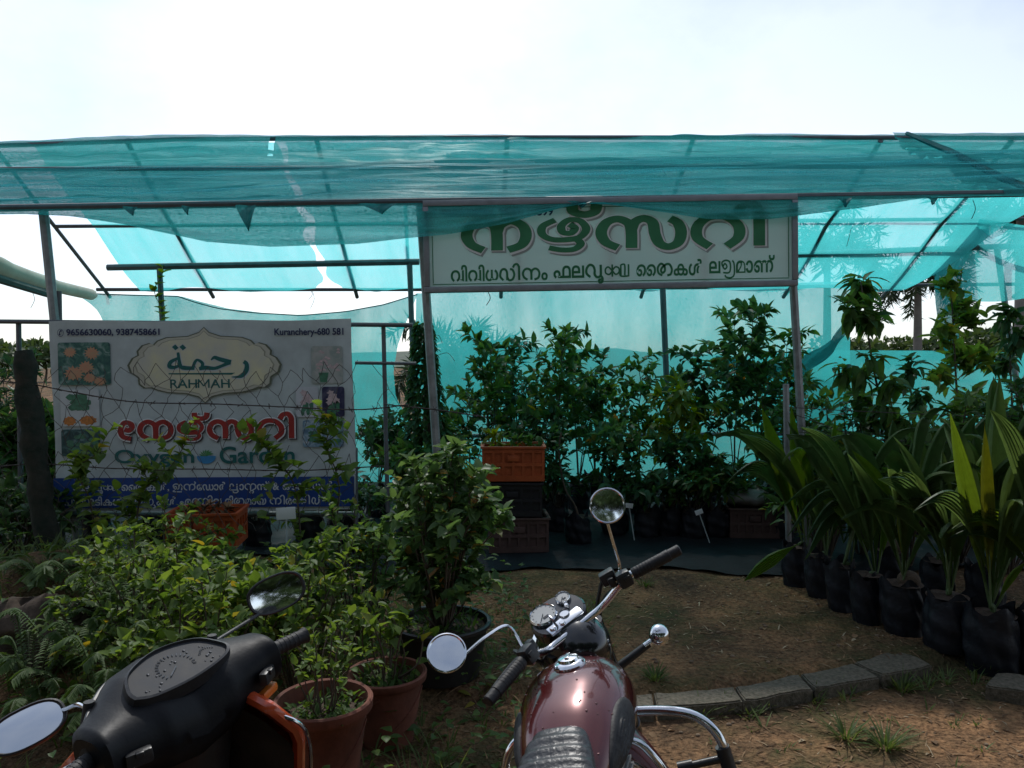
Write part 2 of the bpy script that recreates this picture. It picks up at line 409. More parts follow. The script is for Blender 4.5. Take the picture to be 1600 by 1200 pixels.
# Malayalam letters as pen strokes: glyph -> (advance, strokes); x-height 1, baseline 0
_U = [(.6, .02), (.22, .22), (.08, .55), (.25, .88), (.6, 1), (.93, .86), (1.03, .6), (1.03, 0)]
_E = [(.68, .02), (.2, .15), (.06, .55), (.3, .95), (.68, .9), (.76, .68), (.55, .5), (.3, .58)]
_K = [(.75, .45), (.45, .2), (.1, .3), (.06, .62), (.35, .8), (.75, .5), (1.1, .2), (1.45, .35), (1.45, .68), (1.1, .8), (.75, .5)]
_T = [(.6, 0), (.15, .22), (.08, .68), (.45, 1), (.85, .82), (.92, .42), (.66, .22), (.45, .4), (.6, .68), (1.1, .95), (1.5, .92), (1.75, .5), (1.6, .1), (1.2, 0)]
GLY = {
 'na': (2.15, [_U, [(1.03, .60), (1.15, .86), (1.5, 1), (1.85, .82), (1.95, .5), (1.8, .18), (1.38, .02)]]),
 'nna': (3.1, [_U, [(1.03, .60), (1.2, .9), (1.5, 1), (1.8, .85), (1.9, .5), (1.9, 0)], [(1.9, .6), (2.1, .9), (2.4, 1), (2.75, .8), (2.85, .5), (2.7, .18), (2.3, .02)]]),
 'zha': (1.65, [[(.5, 1), (.12, .8), (.10, .52), (.42, .34), (.95, .33), (1.3, .42), (1.48, .68), (1.3, .95), (.95, 1), (.7, .8), (.75, .58), (1.0, .55), (1.12, .72), (.95, .85)], [(1.15, .36), (1.3, .18), (1.1, 0), (.7, -.02), (.3, .06)]]),
 'vir': (0, [[(-.82, 1.52), (-.78, 1.28), (-.45, 1.17), (-.12, 1.26), (-.05, 1.52)]]),
 'sa': (2.8, [_U, [(1.03, .62), (1.15, .88), (1.42, 1), (1.7, .86), (1.78, .45), (1.92, .14), (2.2, .02), (2.5, .16), (2.6, .5), (2.5, .82), (2.25, .98)]]),
 'ra2': (1.55, [[(.48, 0), (.1, .3), (.1, .7), (.45, 1), (1.0, 1), (1.38, .7), (1.38, .3), (1.02, 0)]]),
 'i': (.5, [[(-.42, 1.12), (-.25, 1.36), (.05, 1.42), (.25, 1.2), (.27, .9), (.27, 0)]]),
 'ee': (.95, [_E, [(.66, .74), (.6, .7)]]), 'e': (.9, [_E]), 'ai': (1.75, [_E, [(x+.85, y) for x, y in _E]]),
 'va': (1.75, [[(.5, 0), (.12, .3), (.12, .7), (.45, 1), (.8, .9), (.95, .6), (.95, .25), (1.12, .02), (1.4, 0), (1.58, .2), (1.58, 1)]]),
 'vr': (1.95, [[(.5, 0), (.12, .3), (.12, .7), (.45, 1), (.8, .9), (.95, .6), (.95, .25), (1.12, .02), (1.4, 0), (1.58, .2), (1.58, 1)], [(1.58, .1), (1.75, -.1), (1.7, -.4), (1.45, -.45), (1.4, -.25), (1.65, -.2)]]),
 'dha': (1.8, [[(.4, 1), (.08, .65), (.14, .15), (.5, 0), (.8, .25), (.85, .75)], [(.84, .3), (1.1, 0), (1.5, .1), (1.66, .5), (1.5, .9), (1.2, 1)]]),
 'ya': (1.85, [[(.45, 0), (.1, .35), (.2, .85), (.55, 1), (.85, .75), (.88, 0)], [(.88, .3), (1.1, 0), (1.5, .1), (1.68, .5), (1.52, .9), (1.2, 1)]]),
 'am': (.62, [[(.28, 0), (.06, .24), (.28, .48), (.5, .24), (.28, 0)]]),
 'pha': (2.1, [[(0, .85), (.22, 1), (.48, .8), (.5, .3), (.75, .02), (1.08, .06), (1.25, .4), (1.25, 1)], [(1.25, .6), (1.45, .95), (1.8, .95), (1.95, .5), (1.8, .08), (1.45, 0)]]),
 'la': (1.75, [[(.78, .3), (.75, .65), (.55, .98), (.25, .95), (.08, .6), (.08, 0)], [(.08, 0), (1.5, 0)], [(1.5, 0), (1.52, .6), (1.32, 1), (1.0, .95), (.8, .6)]]),
 'ka': (1.65, [_K, [(.76, 1.0), (.76, 0)]]), 'kka': (2.5, [_K, [(.76, 1), (.76, 0)], [(1.45, .62), (1.75, .35), (2.1, .25), (2.3, .5), (2.1, .75), (1.75, .7)], [(1.62, 1), (1.62, 0)]]),
 'ksha': (2.7, [_K, [(.76, 1), (.76, 0)], [(1.5, .5), (1.65, .05), (2.45, .05)], [(1.65, .98), (1.65, .05)], [(1.65, .95), (2.05, .95), (2.05, .1)], [(2.45, 1), (2.45, 0)]]),
 'ta': (1.9, [_T]), 'tta': (2.6, [_T, [(1.7, .6), (2.0, .95), (2.3, .9), (2.45, .5), (2.3, .1), (1.95, 0)]]),
 'll': (1.3, [[(.05, .1), (.3, 0), (.48, .3), (.5, .9), (.8, 1), (1.02, .6), (.92, .12), (.7, 0)], [(.92, .9), (1.15, 1.2), (1.0, 1.42)]]),
 'bhya': (1.75, [[(.22, .5), (.45, .75), (.68, .5), (.45, .3), (.22, .5), (.12, .85), (.55, 1.02), (1.0, .88), (1.08, .35), (.9, 0), (.25, 0)], [(1.3, 1), (1.5, .7), (1.5, -.15), (1.15, -.42), (.6, -.38), (.45, -.2)]]),
 'ma': (1.55, [[(.08, 0), (.08, .7), (.38, 1), (.72, .8), (.72, 0)], [(.08, 0), (1.32, 0)], [(1.32, 0), (1.36, .6), (1.1, 1), (.8, .8)]]),
 'aa': (.7, [[(.08, .8), (.25, 1), (.5, .85), (.52, 0)]]),
 'nna2': (2.5, [_U, [(1.03, .6), (1.2, .95), (1.5, .98), (1.65, .6), (1.65, 0)], [(1.65, .6), (1.85, 1), (2.15, .9), (2.3, .5), (2.15, .1), (1.85, 0)]]),
 'I': (1.75, [[(.2, .4), (.45, .65), (.7, .4), (.45, .2), (.2, .4), (.1, .8), (.5, 1.05), (1.0, .9), (1.05, .4), (.8, .15)], [(.3, 0), (.1, -.2), (1.55, -.25)], [(1.05, .7), (1.35, 1), (1.58, .6), (1.5, 0)]]),
 'n': (2.2, [_U, [(1.03, .60), (1.15, .86), (1.5, 1), (1.85, .82), (1.95, .5), (1.8, .18), (1.38, .02)], [(1.8, .9), (2.05, 1.2), (1.85, 1.42)]]),
 'da': (1.85, [[(.1, .5), (.3, .82), (.58, .6), (.55, .15), (.85, 0), (1.1, .3), (1.12, 1)], [(1.1, .25), (1.4, 0), (1.7, .4), (1.6, .9), (1.3, 1)]]),
 'r': (1.2, [[(.5, 0), (.1, .3), (.15, .8), (.5, 1), (.9, .8), (.92, .25), (.6, 0)], [(.8, .95), (1.08, 1.2), (.9, 1.42)]]),
 'pa': (1.5, [[(.1, 0), (1.32, 0)], [(1.32, 0), (1.32, 1)], [(.1, 0), (.1, .7), (.38, 1), (.68, .8), (.68, .5)]]),
 'pla': (1.7, [[(.1, 0), (1.32, 0)], [(1.32, 0), (1.32, 1)], [(.1, 0), (.1, .7), (.38, 1), (.68, .8), (.68, .5)], [(1.32, .1), (1.5, -.2), (1.2, -.45), (.7, -.4), (.7, -.2)]]),
 'nta': (2.1, [_U, [(1.03, .60), (1.15, .86), (1.5, 1), (1.85, .82), (1.95, .5), (1.8, .18), (1.38, .02)], [(1.1, -.55), (.9, -.35), (1.1, -.12), (1.45, -.15), (1.5, -.4), (1.3, -.55)]]),
 'ta2': (1.1, [[(.1, .85), (.45, 1), (.8, .78), (.5, .52), (.15, .3), (.35, 0), (.9, 0)]]), 'tta2': (1.15, [[(.1, .85), (.45, 1), (.8, .78), (.5, .52), (.15, .3), (.35, 0), (.8, .02), (.9, -.15), (.5, -.3), (.4, -.5), (.9, -.5)]]),
 'ca': (1.3, [[(.1, 0), (.1, .6), (.4, 1), (.8, .9), (.9, .5), (.9, 0)], [(.1, 0), (1.2, 0)]]), 'cca': (2.0, [[(.1, 0), (.1, .6), (.4, 1), (.8, .9), (.9, .5), (.9, 0)], [(.1, 0), (1.8, 0)], [(.9, .6), (1.2, 1), (1.55, .9), (1.65, .5), (1.65, 0)]]),
 'E': (1.75, [[(.1, .2), (.3, .5), (.6, .3), (.4, 0), (.1, .2), (.05, .7), (.4, 1), (.8, .8), (.82, 0)], [(.82, .7), (1.1, 1), (1.5, .9), (1.58, 0)]]),
 'ra': (1.2, [[(.5, 0), (.1, .3), (.15, .8), (.55, 1), (1.0, .8), (1.05, .3), (.75, 0), (.5, .15)]]),
 'l': (1.55, [[(.45, 0), (.1, .4), (.3, 1), (.7, .8), (.62, .3), (.9, 0), (1.3, .3), (1.32, .9)], [(1.25, 1), (1.45, 1.25), (1.25, 1.45)]]),
 'u': (.25, [[(-.2, .1), (0, -.1), (.1, -.35), (-.25, -.42)]]), 'uu': (.35, [[(-.2, .1), (.05, -.1), (.1, -.35), (-.25, -.42), (-.3, -.2), (.2, -.2)]]),
 'au': (2.1, [[(.2, .3), (.5, .5), (.7, .2), (.4, 0), (.1, .3), (.1, .8), (.6, 1), (1.1, .8), (1.1, .2), (.8, 0)], [(1.35, 0), (1.3, .7), (1.6, 1), (1.9, .7), (1.88, 0)]]),
 ',': (.4, [[(.2, .08), (.1, -.2)]]), '&': (1.2, [[(1.05, 0), (.25, .9), (.45, 1.15), (.7, .95), (.2, .35), (.4, 0), (.8, .1), (1.0, .5)]]), ' ': (.75, []), 'em': (1.5, [[(.15, 0), (.15, 1.18)], [(.15, 1.15), (.75, .25)], [(.75, .25), (1.35, 1.15)], [(1.35, 0), (1.35, 1.18)]]),
}
def strokes_geo(word, hx=.1, hy=.07, gap=.12):
    V = []; F = []; x = 0; lay = 0
    for t in word.split('.'):
        adv, sts = GLYPH(t)
        kn = {'zha': .74, 'ksha': .68, 'bhya': .7, 'kka': .75, 'tta': .75}.get(t, 1)
        for st in sts:
            p3 = spline([(a+x, b, 0) for a, b in st], 7); k = len(p3); o = len(V); lay += 1; zz = (lay % 5)*.0002
            for i, p in enumerate(p3):
                d = p3[min(k-1, i+1)]-p3[max(0, i-1)]; d = d.normalized() if d.length > 1e-9 else Vector((1, 0, 0))
                V.append((p.x-d.y*hx*kn, p.y+d.x*hy*kn, zz)); V.append((p.x+d.y*hx*kn, p.y-d.x*hy*kn, zz))
            F.extend([(o+2*i, o+2*i+1, o+2*i+3, o+2*i+2) for i in range(k-1)])
        x += adv + (gap if adv else 0)
    return V, F
def GLYPH(t): return GLY[t if t else ' ']
def mixed_geo(word, bold=.02, nib=.09, gap=.05, sc=.60):
    """a row of font letters, with the joined letters drawn as pen strokes ('*name')"""
    V = []; F = []; x = 0
    for t in word.split('|'):
        if t.strip() == '': x += .30; continue
        vs, fs = strokes_geo(t[1:], nib, nib*.8) if t[0] == '*' else text_geo(t, bold)
        if t[0] == '*': vs = [(a*sc, b*sc, c) for a, b, c in vs]
        x0 = min(v[0] for v in vs); x1 = max(v[0] for v in vs); o = len(V)
        V.extend([(v[0]-x0+x, v[1], v[2]) for v in vs]); F.extend([tuple(k+o for k in f) for f in fs]); x += x1-x0+gap
    return V, F
def ribbon(pts, ws, n=6):
    p3 = spline([(p[0], p[1], 0) for p in pts], n); k = len(p3)
    vs = []; fs = []
    for i, p in enumerate(p3):
        t = i/(k-1)*(len(ws)-1); j = min(len(ws)-2, int(t)); wd = lerp(ws[j], ws[j+1], t-j)
        d = (p3[min(k-1, i+1)]-p3[max(0, i-1)]); d = d.normalized() if d.length > 1e-9 else Vector((1, 0, 0))
        nn = Vector((-d.y, d.x, 0))*wd; vs += [tuple(p+nn), tuple(p-nn)]
    for i in range(k-1): fs.append((2*i, 2*i+1, 2*i+3, 2*i+2))
    return vs, fs
def place_geo(mb, geo, x0, x1, z0, z1, y, keep=None):
    """fit a flat glyph shape into a rectangle of the board's front (local x, z), facing -y"""
    vs, fs = geo
    a = [v[0] for v in vs]; b = [v[1] for v in vs]
    ax, bx, ay, by = min(a), max(a), min(b), max(b)
    sx = (x1-x0)/(bx-ax); sz = (z1-z0)/(by-ay)
    mb.add([(x0+(v[0]-ax)*sx, y-v[2]*1.0, z0+(v[1]-ay)*sz) for v in vs], fs)

# ------------------------------------------------------------------ shared materials
M_pipe = pmat('pipe_paint', (.13, .14, .15), .55, .3, .3, 6, .15, 60)
M_pipeg = pmat('galvanised_pipe', (.30, .31, .31), .5, .5, .35, 9, .15, 60)
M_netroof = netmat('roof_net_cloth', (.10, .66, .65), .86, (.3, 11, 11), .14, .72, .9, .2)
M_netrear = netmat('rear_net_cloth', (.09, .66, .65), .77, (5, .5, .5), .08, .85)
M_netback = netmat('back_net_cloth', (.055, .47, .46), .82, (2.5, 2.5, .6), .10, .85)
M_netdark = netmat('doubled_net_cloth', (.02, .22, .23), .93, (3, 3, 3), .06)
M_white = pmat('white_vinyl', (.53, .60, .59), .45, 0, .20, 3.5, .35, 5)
M_black = pmat('black_plastic', (.022, .023, .025), .42, 0, .3, 20, .08, 90)
M_bag = pmat('black_poly_bag', (.013, .015, .020), .5, 0, .4, 9, .6, 24, 0, .3)
M_soil = pmat('potting_soil', (.07, .045, .03), .95, 0, .45, 30, .9, 60)
M_bark = pmat('plant_stem', (.11, .085, .06), .85, 0, .35, 20, .4, 80)
M_gstem = pmat('green_stem', (.09, .14, .05), .6, 0, .3, 20)
M_terra = pmat('terracotta', (.18, .064, .040), .85, 0, .5, 6, .25, 50)
M_conc = pmat('mossy_concrete', (.125, .105, .078), .95, 0, .6, 38, 1.0, 60, dirt=(.05, .045, .026))
M_wire = pmat('rusty_wire', (.09, .075, .065), .7, .5, .4, 20)

# ------------------------------------------------------------------ ground
def dirtmat():
    m, t, b, L = newmat('dirt'); b.inputs['Roughness'].default_value = .95
    b.inputs['Specular IOR Level'].default_value = .15
    g = t.nodes.new("ShaderNodeNewGeometry")
    def N(sc, det=6, ro=.6):
        n = t.nodes.new("ShaderNodeTexNoise"); n.inputs['Scale'].default_value = sc; n.inputs['Detail'].default_value = det; n.inputs['Roughness'].default_value = ro
        L(g.outputs['Position'], n.inputs['Vector']); return n.outputs['Fac']
    r = t.nodes.new("ShaderNodeValToRGB"); e = r.color_ramp.elements
    e[0].position, e[1].position = .34, .66
    e[0].color = (.062, .042, .028, 1); e[1].color = (.35, .195, .10, 1)
    k = e.new(.5); k.color = (.185, .112, .063, 1)
    L(N(1.3, 9, .68), r.inputs[0])
    r2 = t.nodes.new("ShaderNodeValToRGB"); r2.color_ramp.elements[0].position = .36; r2.color_ramp.elements[1].position = .62
    r2.color_ramp.elements[0].color = (.28, .27, .25, 1); r2.color_ramp.elements[1].color = (1.35, 1.3, 1.2, 1)
    L(N(34, 6, .75), r2.inputs[0])
    mm = t.nodes.new("ShaderNodeMix"); mm.data_type = 'RGBA'; mm.blend_type = 'MULTIPLY'; mm.inputs[0].default_value = .85
    L(r.outputs[0], mm.inputs[6]); L(r2.outputs[0], mm.inputs[7])
    ms = t.nodes.new("ShaderNodeMix"); ms.data_type = 'RGBA'
    rm = t.nodes.new("ShaderNodeValToRGB"); rm.color_ramp.elements[0].position = .47; rm.color_ramp.elements[1].position = .60
    L(N(1.1, 9, .7), rm.inputs[0])
    mu = t.nodes.new("ShaderNodeMath"); mu.operation = 'MULTIPLY'; mu.inputs[1].default_value = .65
    L(rm.outputs[0], mu.inputs[0]); L(mu.outputs[0], ms.inputs[0]); L(mm.outputs[2], ms.inputs[6]); ms.inputs[7].default_value = (.045, .06, .022, 1)
    L(ms.outputs[2], b.inputs['Base Color'])
    v = t.nodes.new("ShaderNodeTexVoronoi"); v.inputs['Scale'].default_value = 45; L(g.outputs['Position'], v.inputs['Vector'])
    ad = t.nodes.new("ShaderNodeMath"); L(N(22, 8, .7), ad.inputs[0]); L(v.outputs['Distance'], ad.inputs[1])
    bp = t.nodes.new("ShaderNodeBump"); bp.inputs['Strength'].default_value = .7; bp.inputs['Distance'].default_value = .016
    L(ad.outputs[0], bp.inputs['Height']); b2 = t.nodes.new("ShaderNodeBump"); b2.inputs['Strength'].default_value = .8; b2.inputs['Distance'].default_value = .06; L(N(5.5, 4, .6), b2.inputs['Height']); L(bp.outputs[0], b2.inputs['Normal']); L(b2.outputs[0], b.inputs['Normal'])
    return m
xs = [-400, -150, -60, -30, -16] + [-9+.09*i for i in range(201)] + [16, 30, 60, 150, 400]
ys = [-60, -25, -12, -5] + [-1+.075*i for i in range(160)] + [14, 20, 32, 60, 120, 250, 600]
g = MB()
W = len(xs)
g.add([(x, y, gz(x, y)) for y in ys for x in xs],
      [(j*W+i, j*W+i+1, (j+1)*W+i+1, (j+1)*W+i) for j in range(len(ys)-1) for i in range(W-1)])
structure(g.build('ground', dirtmat(), angle=80))
# black weed-control sheet under the shade house
s = MB()
def shf(u, v):
    x = -5.2 + 10.4*u; y0 = 6.02 + .10*math.sin(x*2.1) + .05*math.sin(x*5.3+1); y = lerp(y0, 10.6, v)
    return (x, y, max(0, gz(x, y)) + .012 + .014*abs(noise.noise(Vector((x*3, y*5, 0)))) + (.012*math.sin(x*9)**2 if v == 0 else 0))
s.grid(shf, 130, 40)
sheet = s.build('weed_sheet', pmat('weed_sheet_cloth', (.020, .024, .027), .75, 0, .4, 5, .5, 30, 0, .12))
tag(sheet, 'black woven weed sheet spread over the soil under the shade net', 'ground sheet')

# far hills and tree line behind the nursery
h = MB()
def hill(u, v):
    a = R(-60+120*u); d = 130+60*v
    return (d*math.sin(a), d*math.cos(a), -1 + v*(4.0 + 3.2*noise.noise(Vector((u*5, 1, 0))) + 1.0*noise.noise(Vector((u*40, v*3, 0)))))
h.grid(hill, 200, 6)
structure(h.build('hills', pmat('hill_green', (.07, .10, .06), .95, 0, .5, .12, 0)))

# ------------------------------------------------------------------ shade house frame
def roofz(Y): return 2.97+.577*(Y-6.2) if Y <= 7.97 else 3.99-.577*(Y-7.97)
def tilt(x): return .018*x
fr = thing('shade_house_frame', 'grey steel pipe frame with pitched roof rafters holding the green shade nets', 'frame', (0, 8, 0))
FO = (0, 8, 0)
def pipe(name, pts, r=.03, m=M_pipe, n=8):
    b = MB(); b.tube(pts, r, n); return b.build(name, m, fr, loc=FO)
pipe('eave_beam', [(-5.5, 6.2, 2.97-.09), (-2, 6.2, 2.94), (2, 6.2, 2.99), (6.5, 6.2, 3.06)], .03)
pipe('ridge_beam', [(-5.4, 7.97, 3.88), (-3.4, 7.97, 3.95), (0, 7.97, 3.97), (7.4, 7.97, 3.96)], .024)
pipe('purlin', [(-5.4, 7.1, 3.43), (7, 7.1, 3.47)], .022)
pipe('purlin', [(-5.4, 9.14, 3.26), (7.3, 9.14, 3.36)], .022)
pipe('rear_eave_beam', [(-5.55, 10.3, 2.62), (0, 10.3, 2.62), (7.5, 10.3, 2.70)], .024)
tie0 = P(168, 418, 9.6); tie1 = P(655, 409, 9.6)
pipe('tie_beam', [tie0, tie1], .040)
pipe('tie_beam', [P(1236, 398, 9.6), P(1640, 382, 9.6)], .036)
for x in (-5.35, -3.95, -2.0, -.05, 1.85, 3.78, 5.12, 6.9):
    e = tilt(x)
    xx = {-5.35: -5.35}.get(x, x)
    pipe('rafter', [(x, 7.95, 3.93), (x-.06, 9.0, roofz(9.0)-.05), (x-.10, 10.45, roofz(10.45)-.03)], .026 if x != -5.35 else .022)
    if abs(x) > 5.3: pipe('rafter', [(x, 6.2, 2.92+e), (x, 7.05, 3.27), (x, 7.93, 3.90)], .018)
# posts: (top px, top y, bottom px, depth, radius, top depth)
def post(xt, yt, xb, yb, Y, r, m=M_pipe):
    a = P(xt, yt, Y); b = P(xb, yb, Y); t = (a.z+.05)/(a.z-b.z) if a.z != b.z else 1
    pipe('post', [a, a.lerp(b, t)], r, m)
post(67, 322, 86, 505, 6.25, .038, M_pipeg)
post(656, 312, 682, 700, 6.30, .036, M_pipeg)
post(1232, 312, 1254, 700, 6.30, .034, M_pipeg)
post(249, 418, 254, 505, 9.6, .036)
post(1029, 300, 1046, 700, 9.6, .038)
post(640, 408, 648, 650, 9.6, .034)
post(1557, 385, 1577, 520, 9.6, .036, M_pipeg)
post(633, 318, 640, 455, 9.9, .022)
pipe('brace', [P(88, 455, 8.2), P(94, 520, 8.2)], .03)
pipe('side_rail', [P(590, 682, 10.2), P(1500, 676, 10.2)], .028)
pipe('side_rail', [P(1236, 640, 6.8), P(1236, 640, 6.8)+Vector((.001, 0, 0))], .001) if False else None

# ------------------------------------------------------------------ shade nets
def fb(x, y, z=0): return noise.noise(Vector((x, y, z)))
# front slope with its loose hem hanging below the eave beam
HEM = [(0, 331), (120, 338), (200, 350), (330, 378), (430, 386), (560, 381), (640, 372), (700, 366), (800, 347), (880, 324), (920, 316), (960, 320), (1000, 327), (1100, 342), (1200, 342), (1320, 327), (1440, 309), (1500, 304), (1600, 306), (1800, 312)]
NS, NH = 44, 16
def front(x0, x1, seed, hem=True, lift=0.0, skew=0.0):
    nu = int((x1-x0)/.055)
    def f(u, v):
        j = v*(NS+NH)
        x = lerp(x0, x1, u)
        if j <= NS:
            t = j/NS; xx = x + (skew*(t) if u > .5 else 0)*(1 if u == 1 else 0)
            Y = lerp(8.0, 6.18, t); z = roofz(min(7.97, Y)) + tilt(x)*t + lift - .066*sstep(-3.6, -5.4, x)*(1-t)
            if t < .02: z += .012 + .012*fb(x*3, 0, seed)
            am = 1 if .04 < t < .97 else .2
            n = .06*fb(x*.5, t*13+.5*x, seed) + .040*fb(x*.9, t*34+.3*x, seed+5) - .10*math.sin(math.pi*min(1, t/.5))*(t < .5) - .10*math.sin(math.pi*max(0, (t-.5)/.5))*(t >= .5)
            n += .02*fb(x*4, t*9, seed+2)
            n *= am
            return (x, Y - n*.5, z + n*.86)
        t = (j-NS)/NH
        px = 800 + x/6.15*FPX
        yb = interp(HEM, px); top = P(800, 316, 6.15).z + tilt(x) - .01
        bot = P(px, yb, 6.10).z
        zz = lerp(top, min(bot, top-.02), t) if hem else lerp(top, top-.03, t)
        n = .035*fb(x*1.4, t*6, seed+9)*t + .012*fb(x*6, t*10, seed)
        return (x, 6.15 - .05*t + n, zz)
    b = MB(); b.grid(f, nu, NS+NH); return b
front(-5.35, 4.0, 1.0).build
nb = front(-5.38, 4.3, 1.0)
# cut a torn hole near the ridge and the diagonal free edge on the right
def cut(b, bad):
    keep = [i for i, f in enumerate(b.f) if not bad(sum((Vector(b.v[k]) for k in f), Vector())/len(f))]
    b.f = [b.f[i] for i in keep]; b.m = [b.m[i] for i in keep]; return b
def topx(p):  # pixel of a point
    d = p-Vector((0, 0, CH)); dy = d.y*cT - d.z*sT; return (800+FPX*d.x/dy, 600-FPX*(d.z*cT+d.y*sT)/dy)
def torn(c):
    x, y = topx(c); 
    if 420 < x < 434 and 214 < y < 242: return abs(x-427-4*math.sin(y*.7)) < 4
    return False
cut(nb, torn)
o = nb.build('roof_net', M_netroof, loc=(-.5, 7, 3), angle=180)
tag(o, 'wrinkled teal net over the front roof slope, its loose hem hanging across the signboard', 'shade net')
nb2 = front(3.92, 8.2, 4.0, lift=.02)
o = nb2.build('roof_net', M_netroof, loc=(6, 7, 3), angle=180)
tag(o, 'second teal roof net overlapping the long one at the right end of the roof', 'shade net')
sm = MB(); sm.tube([(4.02, 7.9, 3.99), (4.07, 7.2, 3.62), (4.12, 6.5, 3.21), (4.16, 6.12, 3.02)], [.02, .03, .028, .03], 6)
o = sm.build('seam', M_netdark, loc=(6, 7, 3)); o.parent = bpy.data.objects['roof_net.001']; o.location = (0, 0, 0)
RN = bpy.data.objects['roof_net']
for (px, w_, h_) in ((205, 26, 14), (385, 34, 40), (292, 16, 14), (590, 60, 16), (905, 40, 10), (1318, 22, 14), (1455, 18, 12)):
    b = MB(); A = P(px-w_/2, 316-(px-800)*.012, 6.13); B_ = P(px+w_/2, 316-(px-800)*.012, 6.13); C_ = P(px+w_*.12, 316-(px-800)*.012+h_, 6.10)
    b.grid(lambda u, v: A.lerp(B_, u).lerp(C_, v) + Vector((0, -.01-.02*math.sin(u*7+v*3), 0)), 8, 8); b.build('net_scrap', M_netdark, RN, loc=(-.5, 7, 3), angle=180)
# second layer lapped over the lower half of the front slope
def lap(u, v):
    x = lerp(-5.6, 8.2, u); t = v; Y = lerp(7.12, 6.16, t); z = roofz(Y)+tilt(x)+.035; am = .3+.7*math.sin(math.pi*t)
    n = am*(.05*fb(x*.5+3, t*8+.6*x, 21) + .035*fb(x*1.1, t*22+.4*x, 23) + .03*fb((x+2.2)*.8, t*5, 29))
    return (x, Y-n*.5, z+n*.86)
b = MB(); b.grid(lap, 230, 40); o = b.build('roof_net', netmat('lap_net_cloth', (.055, .45, .50), .52, (.3, 14, 14), .24, .6, .9, .2), loc=(1, 6.6, 3.2), angle=180)
tag(o, 'creased teal net strip lapped over the lower half of the front roof slope', 'shade net')
# rear slope, two pieces with a torn gap between
def rear(x0f, x1f, seed, nu):
    def f(u, v):
        Y = lerp(7.99, 10.32, v); x = lerp(x0f(v), x1f(v), u)
        z = roofz(max(7.97, Y)) - .05 - .05*math.sin(math.pi*((v*2) % 1)) + .02*fb(x*1.5, v*4, seed)
        if v > .9:
            k = (v-.9)/.1; sc = abs(math.sin(x*1.9+.4*math.sin(x*3)))
            Y -= k*.16*sc; z += k*(.05*sc)
        return (x, Y, z)
    b = MB(); b.grid(f, nu, 40); return b
gapL = lambda v: -2.42 + .02*math.sin(v*31) - .04*v - .13*max(0, (v-.8)/.2)**2 - .05*math.exp(-((v-.55)/.05)**2)
gapR = lambda v: -2.36 + .03*math.sin(v*27+1) + .0*v + .12*max(0, (v-.8)/.2)**2 + .06*math.exp(-((v-.42)/.05)**2)
o = rear(lambda v: -4.95 + .0*v, gapL, 2.0, 60).build('rear_net', M_netrear, loc=(-4, 9, 3.3), angle=180)
tag(o, 'bright teal rear roof net at the left end, torn along its right edge', 'shade net')
o = rear(gapR, lambda v: 6.4-1.2*v, 3.0, 160).build('rear_net', M_netrear, loc=(2, 9, 3.3), angle=180)
tag(o, 'long bright teal rear roof net running behind the signboard to the right', 'shade net')
# back wall nets
def wall(pts_top, pts_bot, Y, seed, nu=80, nv=30, amp=.05):
    def f(u, v):
        xt = lerp(pts_top[0][0], pts_top[-1][0], u); xb = lerp(pts_bot[0][0], pts_bot[-1][0], u)
        a = P(xt, interp(pts_top, xt), Y); b = P(xb, interp(pts_bot, xb), Y)
        p = a.lerp(b, v)
        p.y += amp*fb(p.x*1.3, p.z*.8, seed)*2 + .02*fb(p.x*5, p.z*2, seed) + .25*math.sin(math.pi*v)*.3
        return p
    b = MB(); b.grid(f, nu, nv); return b
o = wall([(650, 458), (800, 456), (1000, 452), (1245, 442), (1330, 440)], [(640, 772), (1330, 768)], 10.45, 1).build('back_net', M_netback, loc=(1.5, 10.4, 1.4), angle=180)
tag(o, 'turquoise shade net wall behind the saplings, below the signboard', 'shade net')
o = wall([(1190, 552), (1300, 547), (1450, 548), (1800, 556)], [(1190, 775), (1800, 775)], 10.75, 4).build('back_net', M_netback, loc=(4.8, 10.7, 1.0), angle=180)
tag(o, 'low turquoise net wall at the right with open sky above its top edge', 'shade net')
# left wall net with its curved right edge
LT = [(120, 458), (200, 461), (278, 463), (300, 471), (340, 482), (400, 489), (470, 493), (540, 487), (600, 476), (652, 460)]
def leftwall(u, v):
    xt = lerp(118, 652, u); yt = interp(LT, xt); yb = 772
    y = lerp(yt, yb, v); bulge = 0
    re = interp([(460, 652), (500, 636), (540, 621), (580, 614), (620, 618), (660, 640), (780, 645)], y)
    le = interp([(458, 118), (480, 150), (500, 162), (600, 150), (780, 60)], y)
    p = P(lerp(le, re, u), y, 10.4); p.y += .08*fb(p.x*1.2, p.z, 7) + .02*fb(p.x*5, p.z*3, 2)
    return p
lb_ = MB(); lb_.grid(leftwall, 90, 36)
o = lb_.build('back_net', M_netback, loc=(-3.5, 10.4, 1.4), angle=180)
tag(o, 'turquoise net wall behind the white banner, sagging along its top edge', 'shade net')
hm = MB(); hm.tube([P(lerp(118, 652, i/40), interp(LT, lerp(118, 652, i/40)), 10.38) for i in range(41)], .008, 5)
h2 = hm.build('hem_cord', M_netdark, o, loc=(-3.5, 10.4, 1.4))
